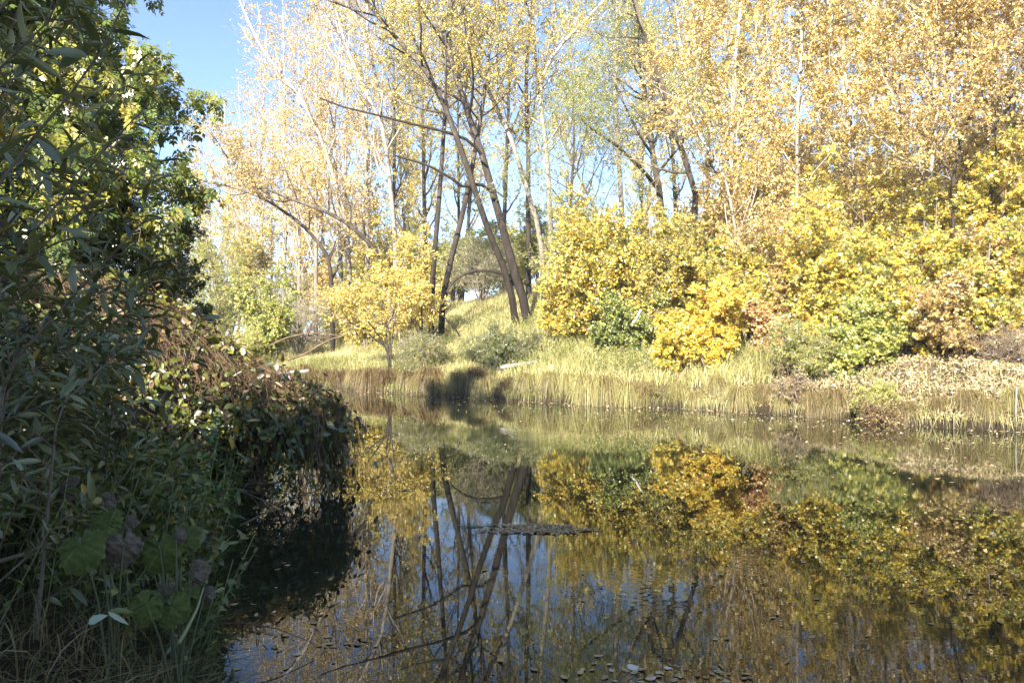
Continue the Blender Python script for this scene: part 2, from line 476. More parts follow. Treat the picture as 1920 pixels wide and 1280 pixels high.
def axis(fine0, fine1, step, lo, hi):
    a = list(np.arange(fine0, fine1, step))
    s, x = step, fine1
    while x < hi: a.append(x); s *= 1.25; x += s
    s, x = step, fine0
    while x > lo: s *= 1.25; x -= s; a.insert(0, x)
    return np.array(a)


gx, gy = axis(-13, 12, .14, -400, 400), axis(-1, 32, .14, -200, 800)
GX, GY = np.meshgrid(gx, gy)
g = Geo()
nx, ny = len(gx), len(gy)
i = np.arange(ny - 1)[:, None] * nx + np.arange(nx - 1)[None]
g.add(np.stack([GX, GY, height(GX, GY)], -1), 0, np.stack([i, i + 1, i + nx + 1, i + nx], -1))
obj('ground', g, 'bank soil', smooth=True, kind='structure')
g = Geo()
g.add([(-150, -60, 0), (150, -60, 0), (150, 90, 0), (-150, 90, 0)], 0, [(0, 1, 2, 3)])
obj('water', g, 'pond water', kind='structure')


# ------------------------------------------------------------------ trees
def resample(P, n):
    P = np.asarray(P, float)
    d = np.r_[0, np.cumsum(np.linalg.norm(np.diff(P, axis=0), axis=1))]
    t = np.linspace(0, d[-1], n)
    # Catmull-like smoothing: linear resample at high rate then a short moving average
    hi = np.stack([np.interp(np.linspace(0, d[-1], n * 6), d, P[:, k]) for k in range(3)], 1)
    ker = np.ones(7) / 7
    pad = np.concatenate([np.repeat(hi[:1], 3, 0), hi, np.repeat(hi[-1:], 3, 0)])
    sm = np.stack([np.convolve(pad[:, k], ker, 'valid') for k in range(3)], 1)
    sm[0], sm[-1] = hi[0], hi[-1]
    return np.stack([np.interp(t, np.linspace(0, d[-1], n * 6), sm[:, k]) for k in range(3)], 1)


def stem_px(pts, d, wpx, top=None, ground=True, dd=0.0, n=16):
    """a stem traced in the photo at distance d (drifting dd metres back by its top), rooted in the ground, carried on up to height top"""
    m_ = len(pts)
    P = [at(x, y, d + dd * i / max(m_ - 1, 1)) for i, (x, y) in enumerate(pts)]
    if ground:
        z = float(height(P[0][0], P[0][1]))
        if P[0][2] > z + .05:
            e = unit(P[0] - P[1]); b_ = P[0] + e * min(.5, (P[0][2] - z) * .3); 
            P.insert(0, np.array([b_[0], b_[1], z - .15]))
        else:
            P[0][2] = z - .15
    if top is not None and P[-1][2] < top:
        dr = unit(P[-1] - P[-2])
        q = P[-1].copy()
        while q[2] < top:
            dr = unit(dr + UP * .25 + rnd(3) * .06); dr[2] = max(dr[2], .4)
            q = q + dr * 1.2; P.append(q.copy())
    P = resample(P, n)
    r0 = wpx * .8 / 2 / F * d
    return P, r0 * np.linspace(1, .22 if top else .4, n) ** .9 + .004


def grow(name, label, cat, stems, leafmat, levels, per_twig, lsize, tpl=T_DIAMOND, lw=.75, tint=(.5, .2, .15), group=None, bark='poplar bark', twig='twig bark',
         droop=.35, bare_top=0.0, extra_parts=(), k0=8, clear=0.0, part='trunk', lvl_trunk=1, petiole=.25, dens=3.3):
    if dens == 3.3:
        lsize *= .69
        if leafmat == Y: dens = 2.6
        elif leafmat in (AP, OL): dens = 3.0
        elif leafmat == TN: dens = 2.7
        else: dens = 2.6
    P0 = np.stack([s[0] for s in stems]); R0 = np.stack([s[1] for s in stems])
    base = P0[0, 0].copy(); base[2] += .15
    root = thing(name, label, cat, base, group)
    P, R = P0, R0
    zmin, zmax = P0[:, 0, 2].min(), P0[:, :, 2].max()
    gt = [Geo() for _ in stems]
    for q in range(len(stems)):
        tubes(gt[q], P0[q:q + 1], R0[q:q + 1], k0, np.clip(np.linspace(0, 1, P0.shape[1]), 0, 1)[None])
    gc = Geo()
    own = np.arange(len(stems))
    allP = []
    for li, lv in enumerate(levels):
        P, R, s, idx = spawn(P, R, **lv)
        own = own[idx]
        if li < lvl_trunk:
            for q in range(len(stems)):
                sel = own == q
                if sel.any(): tubes(gt[q], P[sel], R[sel], 5, np.linspace(.35, 1, P.shape[1])[None])
        else:
            tubes(gc, P, np.maximum(R, .0030), 3, mat=1)
        allP.append(P)
    for q in range(len(stems)):
        obj(part, gt[q], bark, root, base, smooth=True)
    # leaves along the last two levels
    tb, tt, tl = tint
    for P, cnt in ((allP[-1], per_twig), (allP[-2], per_twig * .6)):
        n = len(P)
        tw = tb + tt * rnd(n)
        c = rng.poisson(cnt * dens, n)
        if bare_top > 0:
            zr = (P[:, -1, 2] - zmin) / (zmax - zmin)
            c = np.where(rng.random(n) < np.clip((zr - .45) / .5, 0, 1) * bare_top, 0, c)
        idx = np.repeat(np.arange(n), c)
        if not len(idx): continue
        s = rng.uniform(.15, 1, len(idx))
        pos, t = interp_rows(P[idx], s)
        ax = unit(t * .4 + unit(rnd(len(idx), 3)) * .9 - UP * droop)
        L_ = lsize * rng.uniform(.42, 1.4, len(idx))
        pos = pos + unit(rnd(len(idx), 3)) * (petiole * L_)[:, None] * 2
        leaves(gc, pos, ax, unit(rnd(len(idx), 3) + UP * .5), L_, L_ * lw, tpl, tw[idx] + tl * rnd(len(idx)), 0)
    obj('crown', gc, [leafmat, twig], root, base)
    for (nm, geo, mt) in extra_parts:
        obj(nm, geo, mt, root, base, smooth=True)
    return root


def limb(pts, d, wpx, dd=0.0):
    gg = Geo()
    P, R = stem_px(pts, d, wpx, None, False, dd)
    tubes(gg, P[None], R[None], 6, np.linspace(.0, .4, len(P))[None])
    return gg, P, R


def LV(n1, L1, n2, L2, n3, L3, s0=.3, a1=48, up1=.10, a2=45, up2=.05, a3=45, up3=.0, wig=.13, sh=.55):
    return [dict(k=n1, s0=s0, s1=.97, ang=a1, length=L1, up=up1, pts=7, wig=wig, shrink=sh),
            dict(k=n2, s0=.2, s1=1, ang=a2, length=L2, up=up2, pts=5, wig=wig, shrink=.4),
            dict(k=n3, s0=.15, s1=1, ang=a3, length=L3, up=up3, pts=4, wig=wig, shrink=.3)]


Y, BY, TN, AP, RU, OL, GR = 'yellow leaves', 'bright yellow leaves', 'tan leaves', 'apricot leaves', 'rusty leaves', 'olive leaves', 'green leaves'

# the leaning pair of dark trunks on the grassy slope, with the low arched limb
arch, _, _ = limb([(955, 517), (937, 511), (915, 507), (892, 508), (870, 514), (856, 523), (846, 533), (838, 548)], 24, 9, .6)
armA, _, _ = limb([(903, 290), (880, 263), (835, 247), (770, 232), (700, 214), (640, 200), (600, 184)], 24, 7, -1.0)
armB, _, _ = limb([(926, 362), (900, 344), (870, 352), (840, 330), (800, 309), (770, 300), (738, 291)], 24, 8, -1.2)
grow('poplar_tree', 'leaning poplar with twin dark trunks and a low arched limb on the grassy slope', 'tree',
     [stem_px([(988, 578), (970, 530), (953, 467), (937, 407), (924, 361), (903, 285), (876, 213), (858, 150), (830, 60), (815, 0)], 24, 21, 15.5, dd=1),
      stem_px([(966, 582), (953, 527), (940, 487), (918, 440), (905, 408), (890, 350), (868, 290), (835, 200), (800, 130), (740, 70), (690, 8)], 24.1, 16, 15, dd=-1.5)],
     Y, LV(17, 4.2, 7, 1.6, 5, .7, s0=.42), 8, .075, T_ROUND, .9, (.6, .2, .15), extra_parts=[('limb', arch, 'poplar bark'), ('limb', armA, 'poplar bark'), ('limb', armB, 'poplar bark')])
grow('poplar_tree', 'dark slanting poplar trunk just left of the arched limb of the leaning pair', 'tree',
     [stem_px([(831, 552), (839, 515), (851, 465), (866, 407), (880, 345), (893, 270), (905, 200), (915, 110), (930, 20)], 25.5, 15, 15, dd=1)],
     Y, LV(18, 3.2, 6, 1.4, 5, .6, s0=.5), 8, .07, T_ROUND, .9, (.55, .2, .15))
grow('poplar_tree', 'straight dark poplar trunk with pale bark higher up, standing left of the slanting trunk', 'tree',
     [stem_px([(811, 520), (815, 470), (820, 420), (828, 309), (835, 206), (842, 120), (846, 40)], 26, 13, 16.5, dd=.5)],
     Y, LV(20, 3.0, 6, 1.3, 5, .6, s0=.45), 7, .07, T_ROUND, .9, (.6, .2, .15))
grow('poplar_tree', 'pale forked poplar whose thin stem leans left, behind the leaning pair', 'tree',
     [stem_px([(1014, 440), (993, 371), (969, 292), (945, 223), (920, 186), (900, 127), (880, 60), (865, 0)], 27, 13, 17, dd=1)],
     Y, LV(16, 3.0, 6, 1.3, 5, .6, s0=.4), 7, .07, T_ROUND, .9, (.6, .18, .15), bark='pale bark')
grow('poplar_tree', 'upright dark poplar between the pale forked stem and the three-forked poplar', 'tree',
     [stem_px([(991, 450), (990, 378), (991, 275), (986, 206), (988, 100), (1000, 0)], 28, 13, 17.5)],
     Y, LV(20, 2.8, 6, 1.3, 5, .6, s0=.35), 7, .07, T_ROUND, .9, (.6, .18, .15))
grow('poplar_tree', 'poplar with three forking pale stems that open like a fan against the sky', 'tree',
     [stem_px([(1034, 470), (1031, 412), (1027, 309), (1017, 223), (1010, 165), (1020, 130), (1048, 86), (1113, 24), (1150, -20)], 27, 14, 15, dd=.4),
      stem_px([(1010, 175), (1004, 117), (1000, 50), (990, -20)], 27.3, 8, 16.5, ground=False),
      stem_px([(1016, 140), (1035, 60), (1040, 0)], 27.3, 6, 16, ground=False)],
     Y, LV(13, 2.6, 6, 1.2, 5, .6, s0=.3, a1=35), 7, .07, T_ROUND, .9, (.62, .18, .15), bark='pale bark')
grow('poplar_tree', 'tall slim poplar with bare whitish stem right of the blue sky gap', 'tree',
     [stem_px([(1167, 430), (1166, 395), (1161, 309), (1152, 172), (1158, 52), (1156, -20)], 29, 13, 18.5)],
     OL, LV(22, 2.4, 6, 1.2, 5, .6, s0=.3), 7, .07, T_ROUND, .9, (.85, .18, .15), bark='pale bark')
wl, _, _ = limb([(1238, 361), (1215, 330), (1192, 306), (1154, 271), (1116, 247), (1090, 225)], 25, 9, -1)
grow('willow_tree', 'greenish drooping willow with a thick dark trunk and a long limb reaching left', 'tree',
     [stem_px([(1243, 480), (1243, 436), (1237, 361), (1225, 300), (1219, 240), (1212, 190)], 25, 20, 11),
      stem_px([(1170, 500), (1130, 420), (1105, 370), (1080, 320), (1062, 280)], 24, 8, 8.0)],
     OL, LV(16, 3.4, 8, 1.5, 6, .9, s0=.45, up1=.06, up2=-.10, up3=-.35), 9, .09, T_DIAMOND, .28, (.27, .2, .15), droop=.9, extra_parts=[('limb', wl, 'poplar bark')])
grow('poplar_tree', 'dark poplar trunk leaning left over the willow, ivy leaves at its foot', 'tree',
     [stem_px([(1300, 490), (1298, 436), (1309, 375), (1292, 320), (1278, 285), (1257, 213), (1247, 165), (1226, 124), (1205, 60), (1190, 0)], 22, 17, 14)],
     OL, LV(22, 3.2, 7, 1.5, 6, .8, s0=.3, up2=-.04, up3=-.2), 8, .075, T_DIAMOND, .4, (.6, .25, .15), droop=.7)
grow('poplar_tree', 'bright white poplar stem beside the small blue sky gap at the top', 'tree',
     [stem_px([(1370, 420), (1372, 250), (1378, 103), (1388, 34), (1390, -20)], 26, 14, 16)],
     Y, LV(20, 3.0, 6, 1.4, 5, .7, s0=.3), 8, .075, T_ROUND, .9, (.62, .2, .15), bark='pale bark')
grow('poplar_tree', 'pale thin stem with a short side branch in tan leaves above the rusty shrub', 'tree',
     [stem_px([(1490, 520), (1495, 328), (1494, 246), (1497, 164), (1505, 80), (1500, 0)], 18, 9, 12)],
     TN, LV(24, 2.6, 7, 1.2, 6, .6, s0=.25), 9, .07, T_ROUND, .9, (.62, .2, .15), bark='pale bark')
grow('maple_tree', 'young tree with saffron yellow crown high in the upper right, pale twin stems', 'tree',
     [stem_px([(1655, 520), (1660, 394), (1662, 200), (1660, 100), (1640, 0)], 18.5, 8, 12.5),
      stem_px([(1690, 520), (1690, 394), (1688, 250), (1687, 98), (1680, 0)], 18.7, 8, 12.5)],
     BY, LV(14, 2.4, 7, 1.2, 6, .6, s0=.45), 9, .08, T_TRIO, .9, (.55, .2, .15), bark='pale bark')
grow('poplar_tree', 'silver barked tree with a Y fork and bare side branches, upper right', 'tree',
     [stem_px([(1733, 560), (1736, 394), (1746, 312), (1753, 256), (1759, 174), (1740, 98), (1730, 0)], 15, 12, 10.5),
      stem_px([(1751, 262), (1782, 197), (1810, 160), (1850, 90), (1880, 0)], 15, 6, 9.5, ground=False),
      stem_px([(1759, 178), (1772, 150), (1790, 80), (1800, 0)], 15, 5, 10, ground=False)],
     TN, LV(15, 2.0, 7, 1.0, 6, .55, s0=.3), 9, .062, T_ROUND, .9, (.5, .2, .18), bark='pale bark', twig='pale twigs')
grow('poplar_tree', 'brown-leaved tree leaning out at the right edge above the yellow bushes', 'tree',
     [stem_px([(1830, 560), (1850, 400), (1880, 250), (1910, 120), (1950, 0)], 14, 10, 9.5),
      stem_px([(1800, 540), (1782, 371), (1800, 260), (1850, 140), (1890, 20)], 14.5, 8, 9.5)],
     TN, LV(15, 2.2, 7, 1.0, 6, .55, s0=.3), 9, .062, T_ROUND, .9, (.35, .22, .18), twig='pale twigs')
grow('poplar_tree', 'tan-leaved tree with leaning whitish stem left of the Y-forked silver tree', 'tree',
     [stem_px([(1610, 520), (1605, 400), (1600, 290), (1592, 180), (1570, 60), (1550, 0)], 17, 8, 11.5),
      stem_px([(1378, 420), (1360, 330), (1330, 280), (1300, 240), (1290, 180)], 17.5, 7, 9.0)],
     TN, LV(18, 2.6, 7, 1.2, 6, .6, s0=.2), 9, .066, T_ROUND, .9, (.6, .2, .18), bark='pale bark')

# the left part of the wood: leaning, nearly bare limbs
grow('poplar_tree', 'slanting bare-limbed poplar leaning left across the pale row, dark lower trunk', 'tree',
     [stem_px([(655, 500), (649, 412), (622, 320), (601, 254), (574, 199), (546, 161), (525, 137), (488, 89), (470, 50)], 30, 13, 15, dd=1),
      stem_px([(640, 500), (632, 357), (625, 240), (632, 160), (640, 60), (640, 0)], 31, 10, 18)],
     AP, LV(18, 3.6, 6, 1.6, 5, .7, s0=.3, a1=40, up1=.14), 6, .07, T_ROUND, .9, (.5, .2, .15), bark='pale bark', bare_top=.7, twig='pale twigs')
grow('poplar_tree', 'old poplar bending far left with a long low limb over the meadow', 'tree',
     [stem_px([(715, 545), (707, 463), (670, 436), (639, 409), (615, 398), (560, 378), (512, 361), (470, 335)], 27, 13, 8, dd=-.5),
      stem_px([(622, 530), (617, 480), (580, 433), (532, 395), (488, 368), (436, 350), (381, 340), (350, 330)], 28, 12, 7.2, dd=-1)],
     AP, LV(16, 2.4, 6, 1.2, 5, .6, s0=.3, up1=.2), 6, .07, T_ROUND, .9, (.45, .2, .15), bark='poplar bark')
grow('poplar_tree', 'poplar with dark lower trunk and white crooked top, left of the straight trunk', 'tree',
     [stem_px([(742, 500), (739, 419), (728, 309), (718, 234), (684, 172), (668, 130), (649, 93), (630, 20)], 28, 13, 16, dd=.5),
      stem_px([(716, 232), (706, 150), (690, 79), (663, 24), (655, -20)], 28.3, 8, 16.5, ground=False)],
     AP, LV(16, 3.0, 6, 1.4, 5, .6, s0=.35, up1=.15), 5, .07, T_ROUND, .9, (.65, .2, .15), bark='pale bark', bare_top=.7, twig='pale twigs')


def simple_stems(X, Yd, H, r, lean=(0, 0), n=1, spread=1.0):
    out = []
    for q in range(n):
        z = float(height(X, Yd))
        th = rng.uniform(0, 6.28); sp = spread * (q > 0)
        e = np.array([X + lean[0] * H + sp * math.cos(th) * H * .12, Yd + lean[1] * H + sp * math.sin(th) * H * .12, z + H * rng.uniform(.85, 1)])
        a = np.array([X + .1 * q, Yd + .05 * q, z - .15])
        mid = (a + e) / 2 + rnd(3) * H * .015
        P = resample([a, mid, e], 16)
        out.append((P, r * np.linspace(1, .12, 16)))
    return out


# kinds for the wood behind: each is built once, then copied
def bgkind(nm, label, mat, H, n, per, size, bark, twig, bare, tint, up1=.3, a1=32, L1=.16, tpl=T_ROUND, lw=.9):
    return grow(nm, label, 'tree', simple_stems(0, 60, H, .12, n=n), mat, LV(26, H * L1, 6, H * .065, 5, H * .028, s0=.2, a1=a1, up1=up1, up2=.12), per, size, tpl, lw, tint,
                bark=bark, twig=twig, bare_top=bare, k0=6)


def bg_row(name, kinds, spots, lab, group):
    spots = sorted(spots, key=lambda q: q[0])
    used = set()
    for q, (px, d, kd, sc) in enumerate(spots):
        if name == 'poplar_tree' and kinds is KA: sc *= np.interp(px, [315, 480, 620, 700], [.83, .88, .95, 1.0])
        X = (px - HX) / F * d
        z = float(height(X, d))
        lb = lab.format(ORD[q])
        if id(kinds[kd]) not in USED:
            USED.add(id(kinds[kd])); r = kinds[kd]
            r.location = (X, d, z); r.rotation_euler = (0, 0, rng.uniform(0, 6.28)); r.scale = (sc,) * 3
            r['label'] = lb; r['group'] = group
        else:
            copy_thing(kinds[kd], (X, d, z), rng.uniform(0, 6.28), sc, lb, group)


USED = set()
KA = [bgkind('poplar_tree', 'x', AP, 19, 1, 6, .085, 'pale bark', 'pale twigs', .85, (.5, .22, .15)) for _ in range(3)]
KY = [bgkind('poplar_tree', 'x', Y, 19, 1 + q % 2, 7, .085, 'poplar bark', 'twig bark', .2, (.6, .2, .15), up1=.2, a1=40) for q in range(2)]
KT = [bgkind('poplar_tree', 'x', TN, 17, 1, 8, .085, 'pale bark', 'pale twigs', .45, (.6, .22, .18), up1=.15, a1=45) for q in range(2)]
bg_row('poplar_tree', KA, [(315, 62, 0, 1.0), (345, 57, 1, 1.0), (372, 60, 2, 1.05), (395, 53, 0, .98), (420, 50, 1, 1.03), (447, 47, 2, 1.0), (470, 43, 0, .98), (500, 41, 1, 1.05), (530, 39, 2, 1.08),
                           (560, 37, 0, 1.05), (592, 35, 1, 1.06), (615, 46, 2, 1.2), (655, 44, 0, 1.2), (690, 34, 1, 1.08), (430, 66, 2, 1.15), (510, 58, 0, 1.2)],
       '{} poplar from the left in the pale apricot row with bare white tips', 'poplars in the pale row at the left of the wood')
bg_row('poplar_tree', KY, [(735, 38, 0, 1.05), (770, 48, 1, 1.1), (800, 33, 0, .95), (862, 45, 1, 1.1), (940, 36, 0, 1.05), (1062, 40, 0, .95), (1200, 46, 1, 1.0), (1275, 38, 0, 1.1), (1325, 31, 1, .95), (1400, 36, 0, 1.05)],
       '{} poplar from the left in the yellow row behind the leaning pair', 'yellow poplars behind the front trees')
bg_row('poplar_tree', KT, [(1440, 28, 0, .95), (1480, 36, 1, 1.1), (1535, 30, 0, 1.0), (1580, 25, 1, .9), (1640, 33, 0, 1.1), (1700, 26, 1, .95), (1760, 30, 0, 1.05), (1815, 23, 1, .9), (1880, 28, 0, 1.0), (1940, 20, 1, .85), (2010, 24, 0, .95)],
       '{} tree from the left in the tan wood behind the yellow bushes', 'tan trees behind the right-hand bushes')


# ------------------------------------------------------------------ shrubs
def shrub(name, label, px, pyb, d, hw, hpx, mat, n=7, per=8, size=.09, tpl=T_TRIO, lw=.9, tint=(.55, .2, .15), cat='shrub', group=None, droop=.5, up=-.05, k1=8, fan=1.0, bark='twig bark', s0=.2, twig='twig bark', k2=7, k3=5, dn=1.0):
    """bush whose base stands at photo column px; hw/hpx half width and height in photo pixels"""
    X = (px - HX) / F * d
    z = float(height(X, d))
    W, H = hw / F * d, hpx / F * d
    st = []
    for q in range(n):
        th = (q + rng.random()) / n * 6.28
        rr = rng.uniform(.15, 1.15) * fan
        e = np.array([X + W * rr * math.cos(th), d + W * rr * .7 * math.sin(th), z + H * rng.uniform(.45, 1.12) * (1.02 - .45 * rr * rng.random())])
        a = np.array([X + .06 * math.cos(th), d + .06 * math.sin(th), z - .15])
        m_ = a + (e - a) * .5 + np.array([0, 0, H * .1]) - np.array([math.cos(th), math.sin(th), 0]) * W * .1
        st.append((resample([a, m_, e], 10), np.linspace(.028, .006, 10) * (.6 + H * .25)))
    return grow(name, label, cat, st, mat, LV(k1, min(W * .8, H * .6), k2, min(W * .4, .6), k3, min(W * .22, .32), s0=s0, a1=50, up1=.06, up2=up, up3=up * 2, wig=.26, sh=.3), per, size * .58, tpl, lw, (tint[0], tint[1] * 1.6, tint[2] * 1.1), group, bark=bark, twig=twig, droop=droop, k0=5, part='stem', dens=1.4 * dn)


shrub('poplar_bush', 'broad yellow poplar bush with green lower branches right of the twin trunks', 1140, 680, 18.8, 130, 250, BY, 12, 9, .085, T_ROUND, .9, (.5, .22, .18), k1=9)
shrub('poplar_bush', 'low green bush with rounded leaves hanging under the broad yellow poplar bush', 1165, 690, 17.6, 65, 115, OL, 7, 8, .07, T_ROUND, .9, (.25, .2, .15))
shrub('maple_bush', 'brilliant yellow maple bush with drooping leaves close above the middle of the bank', 1335, 690, 15.8, 75, 165, BY, 8, 9, .11, T_TRIO, .9, (.72, .15, .12), droop=.8)
shrub('maple_bush', 'small golden bush at the left foot of the brilliant yellow maple bush', 1262, 690, 16.0, 45, 110, BY, 6, 8, .09, T_TRIO, .9, (.55, .2, .15))
shrub('maple_bush', 'orange-brown rusty shrub right of the brilliant yellow maple bush', 1440, 690, 16.0, 42, 120, RU, 7, 8, .075, T_ROUND, .9, (.6, .25, .15))
for (px, py, d, hw, hp, mt, tb, lb) in (
        (1405, 690, 17.0, 75, 230, BY, .45, 'loose pale yellow bush between the brilliant maple and the largest lemon bush'), (1490, 690, 16.2, 70, 200, TN, .35, 'tan bush at the left shoulder of the largest lemon bush'),
        (1750, 700, 15.0, 85, 270, BY, .4, 'pale yellow bush below the Y fork of the silver tree'), (1225, 690, 18.2, 75, 240, Y, .4, 'loose pale yellow bush joined to the right side of the broad poplar bush'),
        (1060, 660, 20.0, 50, 130, BY, .5, 'small yellow bush just right of the foot of the twin trunks'), (1850, 700, 13.2, 80, 230, BY, .38, 'yellow-green bush low at the right edge of the thicket'), (1620, 700, 13.9, 70, 120, OL, .55, 'low olive bush under the gap between the two lemon bushes'),
        (1290, 640, 19.5, 70, 200, Y, .5, 'pale yellow bush behind the brilliant yellow maple'), (1540, 640, 18.0, 90, 330, Y, .55, 'tall pale yellow bush behind the largest lemon bush')):
    shrub('maple_bush', lb, px, py, d, hw, hp, mt, 9, 8, .1, T_TRIO, .9, (tb, .22, .15), droop=.7, k1=8)
shrub('ivy_bush', 'fresh green leafy clump below the dark leaning trunk with ivy', 1350, 600, 19.5, 65, 160, GR, 7, 8, .09, T_ROUND, .9, (.65, .2, .15))
shrub('maple_bush', 'large lemon yellow maple bush in the middle of the right-hand thicket', 1570, 700, 15.2, 110, 260, BY, 11, 9, .115, T_TRIO, .9, (.5, .2, .12), droop=.75, k1=9)
shrub('maple_bush', 'lemon yellow bush with green leaves at its base, right of the largest maple bush', 1690, 700, 14.2, 95, 210, BY, 10, 9, .105, T_TRIO, .9, (.42, .22, .12), droop=.7, k1=9)
shrub('maple_bush', 'yellow-brown bush with dark gaps near the right edge, above the leaf-covered bank', 1810, 690, 13.4, 95, 200, TN, 9, 7, .095, T_TRIO, .9, (.3, .25, .2), droop=.7)
shrub('maple_bush', 'tall yellow maple bush at the right edge of the thicket, higher than its neighbours', 1880, 700, 14.0, 95, 370, BY, 10, 9, .105, T_TRIO, .9, (.52, .2, .12), droop=.75)
shrub('maple_bush', 'tall loose yellow bush with pinkish dry twigs left of the silver tree', 1640, 640, 16.8, 120, 330, BY, 9, 8, .1, T_TRIO, .9, (.5, .22, .15), droop=.7, twig='pale twigs')
shrub('maple_bush', 'tan dry-leaved shrub above the rusty shrub, behind the brilliant yellow maple', 1465, 620, 17.6, 100, 270, TN, 9, 9, .085, T_TRIO, .9, (.5, .25, .18), twig='pale twigs')
shrub('willow_bush', 'low yellow-green willow bush on the bank edge under the largest lemon bush', 1515, 715, 13.9, 62, 115, OL, 9, 8, .06, T_DIAMOND, .3, (.45, .25, .18))
shrub('willow_bush', 'reddish-yellow tuft of shrub overhanging the water left of the bare twigs', 1640, 740, 12.2, 38, 70, OL, 7, 7, .05, T_DIAMOND, .35, (.75, .2, .2))
shrub('willow_bush', 'dense blue-green bush on the meadow just above the grey log', 945, 680, 18.6, 52, 70, GR, 11, 10, .06, T_DIAMOND, .3, (.4, .2, .15))
shrub('willow_bush', 'low olive-green willow scrub on the bank right of the spreading sapling', 790, 690, 20.2, 75, 60, OL, 9, 6, .06, T_DIAMOND, .3, (.3, .2, .15))
shrub('poplar_sapling', 'bright orange-yellow poplar sapling standing behind the spreading willow sapling', 758, 590, 24.0, 62, 215, Y, 6, 6, .085, T_ROUND, .9, (.9, .18, .15), fan=.7)
shrub('poplar_sapling', 'smaller golden sapling low beside the orange-yellow one', 690, 610, 25.5, 50, 130, Y, 6, 5, .08, T_ROUND, .9, (.6, .2, .15))
shrub('willow_bush', 'tall greenish-yellow willow at the left edge of the clearing behind the near bushes', 415, 640, 31, 80, 290, OL, 9, 9, .10, T_DIAMOND, .35, (.6, .2, .15), k1=10)
shrub('willow_bush', 'yellow-green bush with dark green middle at the left end of the meadow', 500, 640, 27, 58, 170, OL, 8, 9, .09, T_ROUND, .8, (.55, .28, .15))
shrub('willow_bush', 'rounded yellow-green bush close beyond the vine mound on the meadow', 462, 690, 25, 48, 115, OL, 8, 8, .08, T_DIAMOND, .4, (.75, .2, .15))
shrub('thicket_bush', 'grey-brown half bare thicket at the back of the knoll right of the slanting trunk', 905, 520, 31, 90, 130, OL, 9, 5, .06, T_DIAMOND, .5, (.3, .25, .2), twig='pale twigs')
shrub('thicket_bush', 'tangled pale bare twigs of a dying shrub under the long low limb', 560, 600, 30, 75, 120, OL, 10, 2, .06, T_DIAMOND, .6, (.4, .3, .2), twig='pale twigs')
shrub('thicket_bush', 'dark green distant bush seen between the twin trunks and the sky', 962, 470, 40, 40, 150, GR, 8, 9, .11, T_ROUND, .9, (.35, .2, .15))
shrub('thicket_bush', 'pale yellow-green bush in front of the willow trunk, above the broad poplar bush', 1075, 620, 22.5, 80, 220, OL, 9, 8, .08, T_DIAMOND, .4, (.55, .2, .15))
shrub('thicket_bush', 'yellow bush behind the straight trunk at the foot of the wood', 745, 540, 30, 70, 190, Y, 7, 8, .09, T_ROUND, .9, (.5, .2, .15))
shrub('thicket_bush', 'olive undergrowth bush between the slanting trunk and the long low limb', 655, 560, 31, 70, 150, OL, 7, 7, .08, T_ROUND, .9, (.7, .25, .15))
shrub('thicket_bush', 'tan shrub under the Y-forked silver tree', 1735, 600, 16.2, 70, 230, TN, 8, 8, .08, T_TRIO, .9, (.35, .25, .18), twig='pale twigs')

